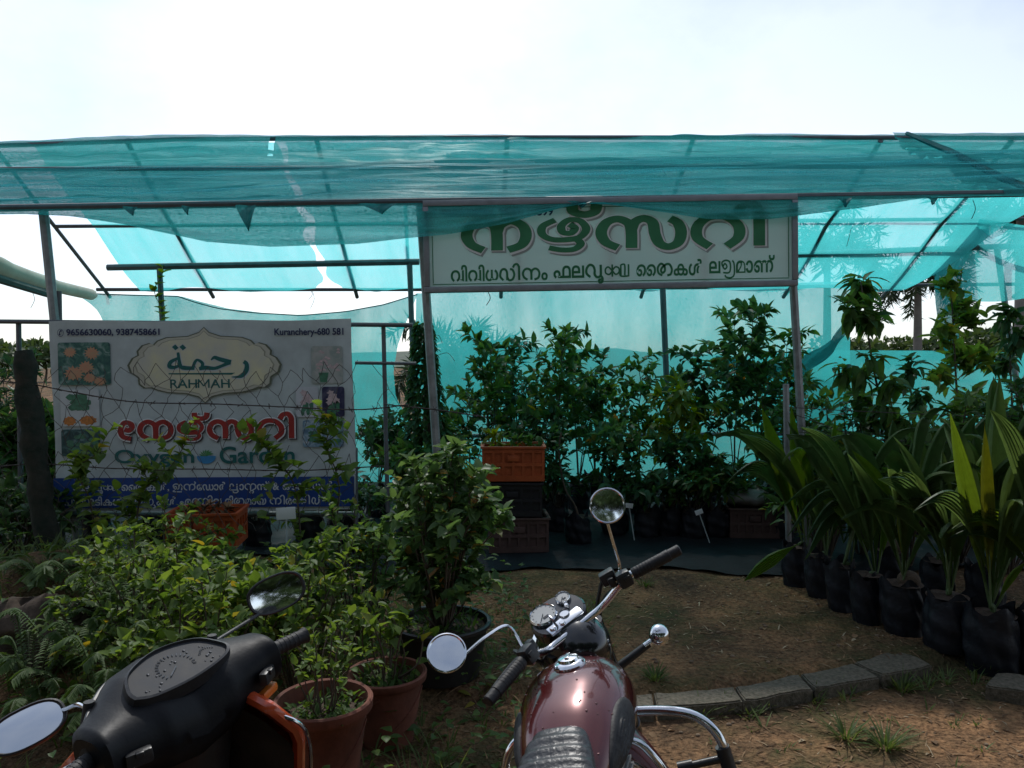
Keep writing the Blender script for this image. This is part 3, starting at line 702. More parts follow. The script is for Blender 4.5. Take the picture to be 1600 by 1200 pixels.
# sagging rolled hem and draped bunches on the right
b = MB()
TOPR = [(1120, 556), (1200, 572), (1255, 556), (1298, 530), (1330, 490), (1352, 452)]; BOTR = [(1120, 566), (1190, 592), (1250, 588), (1300, 553), (1338, 502), (1358, 462)]
def roll(u, v):
    i = u*5; k = min(4, int(i)); t = i-k; w1 = [lerp(TOPR[k][j], TOPR[k+1][j], t) for j in (0, 1)]; w2 = [lerp(BOTR[k][j], BOTR[k+1][j], t) for j in (0, 1)]
    p = P(lerp(w1[0], w2[0], v), lerp(w1[1], w2[1], v), 9.9); p.y += .06*math.sin(v*7+u*9) + .03*math.sin(u*31); p.z += .02*fb(u*9, v*3, 3); return p
b.grid(roll, 50, 10)
o = b.build('net_roll', M_netdark, loc=(3.5, 9.9, 1.6)); tag(o, 'dark rolled net edge sagging across the gap beside the right signboard post', 'shade net')
b = MB()
def drape(u, v):
    a = P(lerp(1512, 1546, u), lerp(322, 352, u), 9.3); c = P(lerp(1452, 1500, u), lerp(430, 428, u), 9.95)
    p = a.lerp(c, v); p.y += .08*math.sin(u*9) ; return p
b.grid(drape, 14, 14)
def drape2(u, v):
    a = P(lerp(1460, 1500, u), 428, 9.95); c = P(lerp(1475, 1500, u), lerp(560, 585, u), 10.0)
    p = a.lerp(c, v); p.x -= .02*math.sin(v*3)*u; p.y += .05*math.sin(u*10+v*4); return p
b.grid(drape2, 12, 14)
o = b.build('net_drape', M_netdark, loc=(5.3, 9.6, 2.5), angle=180); tag(o, 'dark bunched net drape tied to the rear roof beam at the right', 'shade net')
b = MB()
def side(u, v):
    a = P(lerp(1512, 1500, v), lerp(330, 470, v), 9.7); c = P(lerp(1530, 1800, v), lerp(340, 400, v), 9.0)
    p = a.lerp(c, u); p.z += .05*math.sin(u*6+v*3) - .12*math.sin(math.pi*u); return p
b.grid(side, 24, 16)
o = b.build('side_net', M_netrear, loc=(6, 9.5, 2.8), angle=180); tag(o, 'teal triangle of netting stretched past the right end post', 'shade net')
# rolled tarpaulin running off to the left
def flex(m, amt, col):
    t = m.node_tree; b = t.nodes["Principled BSDF"]; tl = t.nodes.new("ShaderNodeBsdfTranslucent"); tl.inputs[0].default_value = (*col, 1)
    ms = t.nodes.new("ShaderNodeMixShader"); ms.inputs[0].default_value = amt; t.links.new(b.outputs[0], ms.inputs[1]); t.links.new(tl.outputs[0], ms.inputs[2]); t.links.new(ms.outputs[0], t.nodes["Material Output"].inputs['Surface']); return m
tp = thing('rolled_tarp', 'pale rolled tarpaulin slung from the left roof corner', 'tarp', tuple(P(60, 440, 8.5)))
lo = P(60, 440, 8.5)
b = MB(); b.tube(spline([P(-160, 352, 6.2), P(0, 418, 7.5), P(75, 444, 8.6), P(150, 462, 9.9)], 6), [.10]*7+[.085]*6+[.07]*5+[.02], 10)
b.build('tarp_roll', flex(pmat('old_canvas', (.62, .60, .52), .8, 0, .3, 3, .5, 18), .35, (.7, .68, .58)), tp, loc=lo)
b = MB(); b.tube(spline([P(-160, 385, 6.1), P(0, 436, 7.4), P(85, 462, 8.7)], 6), [.045]*12+[.02], 8)
b.build('tarp_roll', pmat('dark_canvas', (.12, .12, .11), .8, 0, .4, 5, .5, 18), tp, loc=lo)
# loose threads
th = MB()
for pts in ([(1330, 420), (1322, 390), (1334, 420)],): pass
for (x, y, l, Y) in ((50, 455, 26, 8.4), (487, 452, 30, 10.3), (484, 452, 16, 10.3), (762, 455, 22, 6.2), (1325, 330, 55, 9.2), (1520, 312, 30, 6.3)):
    th.tube(spline([P(x, y, Y), P(x+4, y+l*.5, Y), P(x-2, y+l, Y)], 4), .003, 4)
o = th.build('loose_threads', M_wire, loc=(0, 8, 2.6)); tag(o, 'thin loose threads dangling from the net edges', 'thread', kind='stuff')

# ------------------------------------------------------------------ signboard over the entrance
def board_frame(p00, p10, p01, p11):
    """returns a map from pixel-rect (u,v in 0..1) to local coords plus placement matrix"""
    X = (p10-p00); w_ = X.length; X.normalize(); Z = (p01-p00); h_ = Z.length; Z.normalize()
    Yv = Z.cross(X).normalized(); Z = X.cross(Yv)
    Mx = Matrix((X, Yv, Z)).transposed().to_4x4(); Mx.translation = p00; return Mx, w_, h_
SY = 6.16
Ms, sw, sh = board_frame(P(664, 457, SY), P(1246, 446, SY+.0), P(652, 315, SY), P(1238, 321, SY))
sg = thing('signboard', 'long white nursery signboard with big green lettering above the entrance', 'sign', (0, 0, 0)); sg.matrix_world = Ms
b = MB(); b.grid(lambda u, v: (lerp(.03, sw-.03, u), .0045+.001*math.sin(u*7)*math.sin(v*3), lerp(.03, sh-.03, v)), 30, 8); b.build('panel', flex(pmat('sign_face', (.70, .71, .66), .4, 0, .06, 1.5), .30, (.72, .75, .68)), sg)
b = MB()
for k in range(1, 4): b.box((sw*k/4, .045, sh/2), (.025, .025, sh-.1))
b.build('batten', M_pipe, sg)
M_alu = pmat('sign_alu', (.28, .30, .32), .45, .5, .2, 10)
b = MB()
for c, s_ in (((sw/2, .025, .02), (sw, .09, .045)), ((sw/2, .025, sh-.02), (sw, .09, .045)), ((.02, .024, sh/2), (.045, .086, sh-.09)), ((sw-.02, .024, sh/2), (.045, .086, sh-.09))): b.box(c, s_, bev=.004)
b.build('frame', M_alu, sg)
M_green = flex(pmat('sign_green', (.05, .27, .12), .45, 0, .22, 5), .15, (.06, .30, .13))
M_dkgreen = flex(pmat('sign_dark_green', (.03, .19, .075), .45, 0, .15, 5), .15, (.03, .2, .08))
M_shadow = flex(pmat('letter_shadow_print', (.36, .38, .36), .5, 0, .05, 5), .15, (.3, .33, .3))
M_wprint = flex(pmat('white_print', (.88, .90, .88), .45, 0, .03, 5), .15, (.9, .92, .9))
M_navy = pmat('navy_print', (.02, .03, .09), .45, 0, .1, 5)
def su(px): return (px-658)/(1242-658)*sw
def sz(py): return (452-py)/(452-318)*sh
b = MB()
for z in (.062,): b.box((sw/2, .002, z), (sw-.13, .003, .006))
b.box((.068, .002, sh/2), (.006, .003, sh-.14)); b.box((sw-.068, .002, sh/2), (.006, .003, sh-.14)); b.box((sw/2, .002, sh-.068), (sw-.13, .003, .006))
b.build('border_line', M_dkgreen, sg)
big = "na.zha.vir.sa.ra2.i"
for nm, off, dx, dz, y, m in (('letter_shadow', .045, .016, -.016, .0035, M_shadow), ('letter_outline', .045, .003, -.003, .0018, M_wprint), ('lettering', 0, 0, 0, .0, M_green)):
    b = MB(); e = off*.27
    place_geo(b, strokes_geo(big, .185+off, .115+off, .22), su(716)-e+dx, su(1192)+e+dx, sz(397)-e+dz, sz(331)+e+dz+.028, y); b.build(nm, m, sg, smooth=False)
for line, x0, x1, y0, y1 in (("വി|വി|ധ|*ya.i.na|ം", 699, 851, 438, 411), ("ഫ|ല|*vr|*ksha", 860, 979, 444, 414), ("ൈ|*ta|ക|ൾ", 990, 1094, 435, 410), ("ല|*bhya|മാ|ണ്", 1104, 1207, 440, 406)):
    b = MB(); place_geo(b, mixed_geo(line, .026, .125), su(x0), su(x1), sz(y0), sz(y1), .002); b.build('lettering', M_dkgreen, sg, smooth=False)
b = MB(); place_geo(b, text_geo("9656630060, 9846170599", .03), su(684), su(861), sz(344), sz(330), .002)
place_geo(b, text_geo("✆", .01), su(668), su(679), sz(344), sz(331), .002); b.build('phone_number', M_navy, sg, smooth=False)

# ------------------------------------------------------------------ banner on the left
BY = 6.10
Mb, bw, bh = board_frame(P(85, 800, BY), P(554, 797, BY), P(78, 502, BY), P(553, 503, BY))
bn = thing('banner', 'white plant nursery banner with arabic emblem, red title and blue bottom band', 'banner'); bn.matrix_world = Mb
def bu(px): return (px-81)/(553.5-81)*bw
def bz(py): return (799-py)/(799-502)*bh
b = MB()
def bsurf(u, v):
    x = u*bw; z = v*bh; return (x + (.012*math.sin(v*5) if u in (0, 1) else 0), .006*math.sin(u*9+v*3) + .01, z + (.006*math.sin(u*14) if v in (0, 1) else 0))
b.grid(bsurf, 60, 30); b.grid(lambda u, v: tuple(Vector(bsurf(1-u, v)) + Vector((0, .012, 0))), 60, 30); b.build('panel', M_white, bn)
b = MB(); b.grid(lambda u, v: (u*bw, -.002+.0005*u, lerp(.03, bz(746), v)), 4, 2); b.build('blue_band', pmat('blue_print', (.012, .055, .24), .45, 0, .2, 3), bn)
M_red = pmat('red_print', (.38, .03, .025), .45, 0, .25, 7); M_teal = pmat('teal_print', (.01, .13, .12), .45, 0, .2, 7)
M_pale = pmat('pale_print', (.55, .60, .62), .5, 0, .1, 7)
b = MB(); place_geo(b, text_geo("9656630060, 9387458661", .03), bu(107), bu(253), bz(526), bz(514), -.002)
place_geo(b, text_geo("✆", .01), bu(93), bu(103), bz(526), bz(514), -.002)
place_geo(b, text_geo("Kuranchery-680 581", .025), bu(432), bu(540), bz(529), bz(515), -.002); b.build('contact_text', M_navy, bn, smooth=False)
tit = "ee.na.zha.vir.sa.ra2.i"
for nm, off, dx, dz, y, m in (('title_shadow', .06, .009, -.009, -.001, pmat('dark_print', (.06, .05, .06), .5)), ('title_outline', .06, .0, 0, -.0024, M_wprint), ('title', 0, 0, 0, -.0044, M_red)):
    b = MB(); e = off*.18; place_geo(b, strokes_geo(tit, .17+off, .13+off, .2), bu(184)-e+dx, bu(461)+e+dx, bz(689)-e+dz, bz(644)+e+dz, y); b.build(nm, m, bn, smooth=False)
b = MB(); place_geo(b, text_geo("Oxygen", .02), bu(178), bu(303), bz(730), bz(702), -.003); b.build('subtitle', M_teal, bn, smooth=False)
b = MB(); place_geo(b, text_geo("Garden", .02), bu(343), bu(461), bz(725), bz(698), -.003)
b.build('subtitle', M_teal, bn, smooth=False)
b = MB(); b.poly([(bu(322+15*math.cos(t)), -.003, bz(713-12*math.sin(t)*(1 if math.sin(t) < 0 else .05))) for t in [i*math.pi/12 for i in range(24)]]); b.build('bowl_picture', pmat('bowl_print', (.05, .30, .60), .4), bn, smooth=False)
b = MB()
for k in range(7):
    a = R(20+23*k); p0 = (bu(322), bz(713)); p1 = (bu(322+13*math.cos(a)), bz(713-11*math.sin(a))); pm = (bu(322+8*math.cos(a+.35)), bz(713-8*math.sin(a+.35)))
    b.poly([(p0[0], -.0034, p0[1]), (p1[0], -.0034, p1[1]), (pm[0], -.0034, pm[1])])
b.build('bowl_picture', pmat('sprig_print', (.08, .30, .10), .4), bn, smooth=False)
l1 = "ഫ|ല|*vr|*ksha| |ൈ|*ta|ക|ൾ|,| |*I.n|േഡാ|ർ| |*pla|ാ|*nta|സ്| |&| |ഔ|*tta2|േഡാ|ർ"
l2 = "പൂ|െ|*cca|ടി|ക|ൾ|,| |വി|*tta.u|ക|ൾ| |എ|*nna.i|വ| |മി|*ta|മാ|യ| |*na.i|ര|*kka.i.l"
b = MB(); place_geo(b, mixed_geo(l1, .022, .105), bu(112), bu(520), bz(772), bz(752), -.005); place_geo(b, mixed_geo(l2, .022, .105), bu(98), bu(500), bz(794), bz(774), -.005)
b.build('band_text', M_pale, bn, smooth=False)
# emblem
def emblem(k, dz=0):
    q = [(0, -57), (8, -49), (26, -43), (60, -41), (74, -36), (80, -30), (86, -32.5), (98, -29), (106, -20), (105, -13.5), (114, -9), (121, 2), (117, 14), (108, 19), (105, 22), (104, 32), (96, 38), (86, 37), (76, 41), (60, 45), (30, 47), (10, 52), (0, 62)]
    q = [(a, c-2) for a, c in q]
    full = q + [(-a, c) for a, c in reversed(q[1:-1])]
    return [(bu(322+a*k), bz(571+c*k)) for a, c in full]
for nm, k, y, m in (('emblem_edge', 1.0, -.001, pmat('emblem_olive', (.13, .15, .10), .45)), ('emblem_rim', .97, -.002, pmat('emblem_cream', (.55, .54, .44), .45, 0, .12, 6)), ('emblem_line', .905, -.003, pmat('emblem_tan', (.36, .36, .27), .45)), ('emblem_field', .885, -.004, pmat('emblem_gold', (.60, .57, .36), .45, 0, .35, 5, dirt=(.56, .56, .50)))):
    b = MB(); b.poly([(x, y, z) for x, z in emblem(k)]); b.build(nm, m, bn, smooth=False)
def pc(x, y): return (bu(200+x/6.154), bz(510+y/6.154))
AR = [([(1130, 345), (1158, 372), (1152, 430), (1105, 485), (1010, 492)], [18, 20, 24, 16, 2]),
      ([(815, 330), (850, 305), (900, 322), (1008, 352)], [4, 16, 20, 22]),
      ([(1000, 352), (920, 385), (850, 408), (760, 402), (700, 412)], [20, 14, 16, 20, 16]),
      ([(640, 408), (660, 350), (690, 328), (735, 365), (712, 420)], [16, 14, 12, 16, 14]),
      ([(655, 406), (560, 402), (520, 380), (500, 255)], [16, 20, 18, 13]),
      ([(500, 310), (430, 345), (415, 388), (460, 398), (512, 380)], [12, 18, 20, 16, 12])]
for nm, y, gr, m, dd in (('calligraphy_outline', -.0048, 7, M_pale, (3, 4)), ('calligraphy', -.0058, 0, M_teal, (0, 0))):
    b = MB()
    for i, (pts, ws) in enumerate(AR):
        sc = bw/(553.5-81)/6.154
        rv, rf = ribbon([pc(x+dd[0], yy+dd[1]) for x, yy in pts], [(q+gr)*sc for q in ws]); b.add([(a[0], y-i*.0001, a[1]) for a in rv], rf)
    for cx in (475, 547): b.poly([(*pc(cx+dx*(1+gr/30), 207+dy*(1+gr/30)),) for dx, dy in ((-30, 0), (0, -26), (30, 0), (0, 26))] and [(pc(cx+dx, 207+dy)[0], y, pc(cx+dx, 207+dy)[1]) for dx, dy in ((-32-gr, -4), (0, -28-gr), (32+gr, 4), (0, 28+gr))])
    if not gr: b.poly([(pc(x, yy)[0], y, pc(x, yy)[1]) for x, yy in ((405, 452), (1045, 452), (1010, 470), (405, 464))])
    b.build(nm, m, bn, smooth=False)
b = MB()
place_geo(b, mixed_geo("RAH|*em|AH", .012, .085), *[pc(418, 0)[0], pc(992, 0)[0], pc(0, 596)[1], pc(0, 510)[1]], -.0056); b.build('emblem_name', M_teal, bn, smooth=False)
# fruit and flower pictures printed on the banner
def rrect(x0, y0, x1, y1, r=4):
    pts = []
    for cx, cy, a0 in ((x1-r, y1-r, 0), (x0+r, y1-r, 90), (x0+r, y0+r, 180), (x1-r, y0+r, 270)):
        for k in range(5): a = R(a0+k*22.5); pts.append((bu(cx+r*math.cos(a)), bz(cy+r*math.sin(a))))
    return pts
def picmat(name, a, c, d, sc):
    m, t, b_, L = newmat(name); b_.inputs['Roughness'].default_value = .45
    co = t.nodes.new("ShaderNodeTexCoord"); n = t.nodes.new("ShaderNodeTexNoise"); n.inputs['Scale'].default_value = sc; n.inputs['Detail'].default_value = 7; n.inputs['Distortion'].default_value = 1.2
    L(co.outputs['Object'], n.inputs['Vector']); r = t.nodes.new("ShaderNodeValToRGB"); e = r.color_ramp.elements
    e[0].position, e[1].position = .36, .68; e[0].color = (*a, 1); e[1].color = (*d, 1); k = e.new(.52); k.color = (*c, 1)
    L(n.outputs['Fac'], r.inputs[0]); L(r.outputs[0], b_.inputs['Base Color']); return m
def blob(b, cx, cy, rx, ry, y, n=14, spiky=.0, seed=0):
    q = random.Random(seed+cx); b.poly([(bu(cx+rx*(1+(spiky if k % 2 else -spiky)*q.uniform(.4, 1))*math.cos(2*math.pi*k/n)), y, bz(cy+ry*(1+(spiky if k % 2 else -spiky)*q.uniform(.4, 1))*math.sin(2*math.pi*k/n))) for k in range(n)])
M_fruit = pmat('fruit_print', (.50, .20, .12), .45, 0, .4, 25, dirt=(.45, .34, .20)); M_orange = pmat('orange_print', (.60, .22, .05), .45, 0, .4, 40)
M_leafp = pmat('leaf_print', (.07, .22, .13), .45, 0, .5, 25); M_flow = pmat('flower_print', (.62, .48, .48), .45, 0, .3, 40)
PICS = [(93, 535, 175, 601, ((.02, .09, .09), (.05, .17, .13), (.25, .36, .33)), 14), (95, 608, 156, 665, ((.52, .56, .56), (.58, .62, .62), (.62, .66, .66)), 4), (95, 670, 156, 712, ((.01, .045, .05), (.03, .10, .10), (.14, .24, .24)), 16),
        (489, 543, 538, 601, ((.30, .36, .33), (.42, .44, .40), (.5, .5, .48)), 10), (464, 606, 499, 653, ((.52, .55, .57), (.57, .6, .62), (.62, .64, .66)), 4), (505, 606, 540, 653, ((.02, .02, .06), (.03, .03, .09), (.10, .10, .15)), 10), (474, 658, 538, 700, ((.10, .18, .26), (.22, .34, .42), (.50, .55, .58)), 18)]
for i, (x0, y0, x1, y1, cs, sc) in enumerate(PICS):
    b = MB(); b.poly([(x, -.0015, z) for x, z in rrect(x0, y0, x1, y1)]); pic = b.build('picture', picmat('picture_%d' % i, *cs, sc), bn, smooth=False)
    f1 = MB(); f2 = MB()
    if i == 0:
        for c in ((146, 552, 10, 9), (112, 550, 9, 7), (118, 583, 14, 10), (137, 574, 11, 9), (142, 590, 9, 7), (158, 595, 9, 6)): blob(f1, *c, -.0028-.0001*c[2], 26, .28)
    if i == 1:
        for k in range(9): blob(f2, 112+6*(k % 5)+3*(k//5), 620+8*(k % 3), 8, 5, -.0026-.0001*k, 10, .1, k)
        blob(f1, 109, 657, 10, 7, -.003, 18, .15); blob(f1, 138, 656, 13, 7, -.003, 18, .15)
    if i == 3:
        for k in range(26): q = random.Random(k); blob(f1, q.uniform(495, 533), q.uniform(548, 582), 3, 2, -.0028-.00005*k, 7, .3, k)
        f2.poly([(bu(x), -.003, bz(y)) for x, y in ((500, 584), (516, 584), (513, 599), (503, 599))])
    if i in (4, 5):
        for k in range(9): q = random.Random(k+i); blob(f1, (481 if i == 4 else 522)+q.uniform(-10, 10), 622+q.uniform(-9, 9), 5, 4, -.0028-.0001*k, 10, .35, k)
        for k in range(7): q = random.Random(k+50); blob(f2, (481 if i == 4 else 522)+q.uniform(-8, 8), 638+q.uniform(-6, 8), 3, 6, -.0025-.0001*k, 10, .1, k)
    if i in (2, 6):
        for k in range(14): q = random.Random(k+90+i); blob(f2, q.uniform(x0+7, x1-7), q.uniform(y0+6, y1-6), 6, 3, -.0025-.0001*k, 10, .12, k)
    if f1.v: f1.build('printed_fruit' if i < 3 else 'printed_flower', M_fruit if i == 0 else M_orange if i == 1 else M_flow, pic, smooth=False)
    if f2.v: f2.build('printed_leaf', M_leafp, pic, smooth=False)
# rail frame that carries the banner
bf = thing('pipe_railing', 'thin grey pipe railing that the white banner is tied to', 'frame', (-2.5, 6.2, 0)); BFO = (-2.5, 6.2, 0)
for nm, pts, r_ in (('rail', [P(-40, 502, 6.22), P(645, 508, 6.22)], .018), ('rail', [P(555, 567, 6.25), P(650, 568, 6.25)], .014), ('rail', [P(-30, 803, 6.22), P(556, 803, 6.22)], .022),
                    ('post', [P(29, 503, 6.24), P(33, 815, 6.24)], .020), ('post', [P(599, 508, 6.26), P(606, 800, 6.26)], .018), ('post', [P(556, 700, 6.2), P(557, 865, 6.2)], .016), ('post', [P(92, 455, 6.28), P(98, 860, 6.28)], .022)):
    b = MB(); b.tube(pts, r_, 8); b.build(nm, M_pipe, bf, loc=BFO)

# ------------------------------------------------------------------ vehicles
M_chrome = pmat('chrome', (.75, .77, .80), .12, 1.0, .08, 14)
M_steel = pmat('brushed_steel', (.45, .46, .47), .35, 1.0, .2, 20)
M_alloy = pmat('cast_alloy', (.32, .32, .32), .5, .8, .35, 25, .2, 60)
M_rubber = pmat('grip_rubber', (.016, .016, .017), .6, 0, .3, 40, .15, 140)
M_maroon = pmat('maroon_paint', (.105, .013, .013), .25, .35, .22, 3, 0, 40, .9)
M_gloss = pmat('gloss_black', (.010, .011, .013), .2, 0, .2, 10, 0, 40, .7)
M_seatb = pmat('seat_vinyl', (.035, .037, .040), .36, 0, .25, 30, .25, 90)
M_glass = pmat('dial_face', (.36, .38, .38), .4, 0, .1, 10, 0, 40, .3)
M_mirror = pmat('mirror_glass', (.86, .89, .91), .03, 1.0, .02, 3)
M_orange = pmat('amber_lens', (.75, .20, .03), .25, 0, .1, 30)
M_redp = pmat('red_lens', (.6, .02, .02), .2, 0, .1, 10)
M_tyre = pmat('tyre_rubber', (.02, .02, .021), .85, 0, .3, 20, .3, 60)
M_water = pmat('water_bead', (.55, .57, .6), .05, .2, .05, 10, 0, 40, 1)
def rotM(ax, deg): return Matrix.Rotation(R(deg), 4, ax)
def wheel(parent, M, rad, wid, rimm, spokes=18, disc=False):
    b = MB(); b.M = M @ rotM('Y', 90)
    b.lathe([(rad-wid*.9, -wid*.42), (rad-wid*.25, -wid*.5), (rad-.008, -wid*.3), (rad, 0), (rad-.008, wid*.3), (rad-wid*.25, wid*.5), (rad-wid*.9, wid*.42), (rad-wid*.9, -wid*.42)], 40)
    wh = b.build('wheel', M_tyre, parent)
    b = MB(); b.M = M @ rotM('Y', 90); r0 = rad-wid*.86
    b.lathe([(r0, -wid*.4), (r0-.018, -wid*.2), (r0-.018, wid*.2), (r0, wid*.4)], 40); b.build('rim', rimm, wh)
    b = MB(); b.M = M @ rotM('Y', 90); b.lathe([(.02, -.07), (.05, -.06), (.05, .06), (.02, .07)], 16)
    b.lathe([(.02, -.045), (.085, -.04), (.085, -.03), (.02, -.028)], 20)
    for k in range(spokes):
        a = 2*math.pi*k/spokes; c = a+.35*(1 if k % 2 else -1); z = .045 if k % 2 else -.045
        b.tube([(.048*math.cos(c), .048*math.sin(c), z), (r0*math.cos(a), r0*math.sin(a), 0)], .003, 4)
    b.build('hub', M_steel, wh); return wh
def disc_mirror(parent, M, rx, ry, stem, stemm, shell, tiltM, thick=.016, sup=2.0):
    """oval mirror: shell with glass facing local -y at M @ tiltM"""
    F = M @ tiltM
    st = MB(); st.tube(spline(stem, 6), .0048, 8); so_ = st.build('mirror_stem', stemm, parent)
    def out(k, n): 
        t = 2*math.pi*k/n; c, s_ = math.cos(t), math.sin(t)
        return (abs(c)**(2/sup)*(1 if c > 0 else -1)*rx, abs(s_)**(2/sup)*(1 if s_ > 0 else -1)*ry)
    n = 32; b = MB(); b.M = F; vs = []; fs = []
    prof = [(.90, -.001), (.96, -.0055), (1.02, -.004), (1.03, .003), (.95, thick*.7), (.6, thick*1.25), (.05, thick*1.5)]
    for sc_, y in prof:
        for k in range(n): a, c = out(k, n); vs.append((a*sc_, y, c*sc_))
    for i in range(len(prof)-1):
        for k in range(n): fs.append((i*n+k, i*n+(k+1) % n, (i+1)*n+(k+1) % n, (i+1)*n+k))
    b.add(vs, fs); mo = b.build('mirror', shell, parent)
    b = MB(); b.M = F; vs = [(0, -.0045, 0)]
    for q in range(1, 5):
        for k in range(n): a, c = out(k, n); vs.append((a*.93*q/4, -.0045+.0035*(q/4)**2, c*.93*q/4))
    fs = [(0, 1+(k+1) % n, 1+k) for k in range(n)]
    for q in range(3):
        for k in range(n): fs.append((1+q*n+k, 1+q*n+(k+1) % n, 1+(q+1)*n+(k+1) % n, 1+(q+1)*n+k))
    b.add(vs, fs); b.build('glass', M_mirror, mo)

# ---- maroon motorcycle
def motorcycle(loc, heading, lean, steer):
    t = thing('motorcycle', 'wet maroon motorcycle with chrome handlebar leaning on its side stand', 'motorcycle', loc, R(heading))
    B = rotM('Y', lean)          # lean about the tyre line (negative leans left)
    S = Matrix.Translation((0, .30, .93)) @ Matrix.Rotation(R(26), 4, 'X') @ rotM('Z', steer) @ Matrix.Rotation(R(-26), 4, 'X') @ Matrix.Translation((0, -.30, -.93))
    F = B @ S
    # tank
    WT = [(0, .070), (.1, .098), (.3, .134), (.55, .160), (.75, .162), (.9, .138), (1, .07)]
    ZT = [(0, .80), (.12, .86), (.35, .925), (.6, .955), (.8, .955), (.93, .92), (1, .855)]
    def tank(u, v, g=0.0):
        wd = interp(WT, u)+g; zt = interp(ZT, u)+g; zb = .715+.03*abs(u-.5); zc = (zt+zb)/2-.01; a = 2*math.pi*v
        c, s_ = math.cos(a), math.sin(a)
        x = wd*abs(c)**.82*(1 if c > 0 else -1); hz = (zt-zc) if s_ > 0 else (zc-zb)
        return (x, -.30+.58*u, zc+hz*abs(s_)**.88*(1 if s_ > 0 else -1))
    def sm_tab(tab):
        out = []
        for i in range(25):
            u = i/24; out.append((u, sum(interp(tab, min(1, max(0, u+d)))*k for d, k in ((-.06, .25), (0, .5), (.06, .25)))))
        return out
    WT[:] = sm_tab(WT); ZT[:] = sm_tab(ZT)
    b = MB(); b.M = B; b.grid(lambda v, u: tank(u, v), 48, 30); b.poly([tank(0, k/20) for k in range(20)]); b.poly([tank(1, -k/20) for k in range(20)])
    tk = b.build('fuel_tank', M_maroon, t, angle=60)
    for sgn in (1, -1):
        b = MB(); b.M = B
        def pad(a, c):
            ang = 2*math.pi*a; rr = c; du = .20*rr*math.cos(ang)*(1+.1*math.sin(ang)); dv = .085*rr*math.sin(ang)
            u = .36+du; v = (.005+dv+ .10*du) if sgn > 0 else (.495-dv-.10*du)
            return tank(u, v, .004+.006*(1-rr**4)+(.0022*math.sin(dv*420) if rr < .8 else 0)-(.004 if rr > .99 else 0))
        b.grid(pad, 40, 14); b.build('knee_pad', M_rubber, tk, angle=60)
    b = MB(); b.M = B @ Matrix.Translation((0, .10, .956)) @ rotM('X', 2); b.lathe([(.046, -.012), (.046, .004), (.040, .010), (.030, .012), (.028, .020), (.012, .024), (.0, .024)], 28, cap0=True)
    b.box((0, 0, .024), (.012, .036, .006), bev=.002); b.build('fuel_cap', M_chrome, tk)
    b = MB(); b.M = B; q = random.Random(3)
    for _ in range(50):
        u = q.uniform(.15, .9); v = q.uniform(.08, .42); p = tank(u, v, .0005); r_ = q.uniform(.0013, .0034); b.ell(p, (r_, r_, r_*.6), 6, 4)
    o = b.build('water_beads', M_maroon, tk); o['kind'] = 'stuff'
    # seat
    b = MB(); b.M = B
    def seat(v, u):
        y = -.125-.70*u; wd = interp([(0, .058), (.12, .082), (.45, .13), (.8, .12), (1, .07)], u); zt = interp([(0, .895), (.1, .905), (.4, .86), (.55, .86), (.85, .90), (1, .86)], u) + .0035*math.sin(u*110)*(1 if .03 < u < .95 else 0)
        a = 2*math.pi*v; c, s_ = math.cos(a), math.sin(a)
        return (wd*abs(c)**.6*(1 if c > 0 else -1), y, zt-.05+.05*abs(s_)**.6*(1 if s_ > 0 else -1))
    b.grid(seat, 32, 90); b.poly([seat(k/16, 0) for k in range(16)]); b.poly([seat(-k/16, 1) for k in range(16)]); b.build('seat', M_seatb, t, angle=60)
    # frame, engine, exhaust
    b = MB(); b.M = B
    b.tube([(0, .33, .90), (0, .42, .62), (0, .38, .32), (0, -.15, .26), (0, -.30, .45)], .022, 8); b.tube([(0, .30, .80), (0, -.25, .70), (0, -.85, .74)], .02, 8)
    for s_ in (1, -1): b.tube([(.10*s_, -.25, .70), (.10*s_, -.30, .45), (.09*s_, -.68, .33)], .016, 8); b.tube([(.12*s_, -.60, .40), (.12*s_, -.52, .74)], .028, 10)
    b.build('frame', M_gloss, t)
    b = MB(); b.M = B
    b.box((0, .02, .36), (.24, .44, .22), bev=.05)
    b.lathe([(.11, -.10), (.11, .10)], 24, Matrix.Translation((0, -.05, .36)) @ rotM('Y', 90), True, True)
    for k in range(9): b.box((0, .13, .48+.022*k), (.19-.004*abs(k-4), .19-.004*abs(k-4), .009), rotM('X', -8).to_3x3(), .003)
    b.box((0, .13, .57), (.11, .11, .22)); b.box((0, .12, .695), (.13, .15, .045), bev=.015)
    b.build('engine', M_alloy, t)
    b = MB(); b.M = B; b.tube(spline([(.06, .22, .60), (.10, .30, .50), (.12, .26, .32), (.13, .05, .24), (.14, -.25, .25)], 6), .020, 10)
    b.tube([(.15, -.22, .25), (.17, -.35, .27), (.19, -.95, .36)], [.025, .045, .042], 14); b.build('exhaust', M_chrome, t)
    for s_ in (1,):
        b = MB(); b.M = B; b.box((.12*s_, -.28, .56), (.05, .22, .18), bev=.03); b.box((-.12*s_, -.28, .56), (.05, .22, .18), bev=.03); b.build('side_panel', M_maroon, t)
    # fenders
    def fender(M, cy, cz, rad, wd, a0, a1, nm):
        b = MB(); b.M = M
        def f(u, v):
            a = lerp(R(a0), R(a1), u); q = (v-.5)*2
            rr = rad-.045*abs(q)**2.4; return (wd*q, cy+rr*math.cos(a), cz+rr*math.sin(a))
        b.grid(f, 30, 12); b.grid(lambda u, v: tuple(Vector(f(u, 1-v)) - Vector((0, 0, .004))), 30, 12); return b.build(nm, M_maroon, t, angle=60)
    fender(F, .70, .32, .365, .075, -8, 182, 'front_fender'); fender(B, -.67, .32, .37, .085, 20, 190, 'rear_fender')
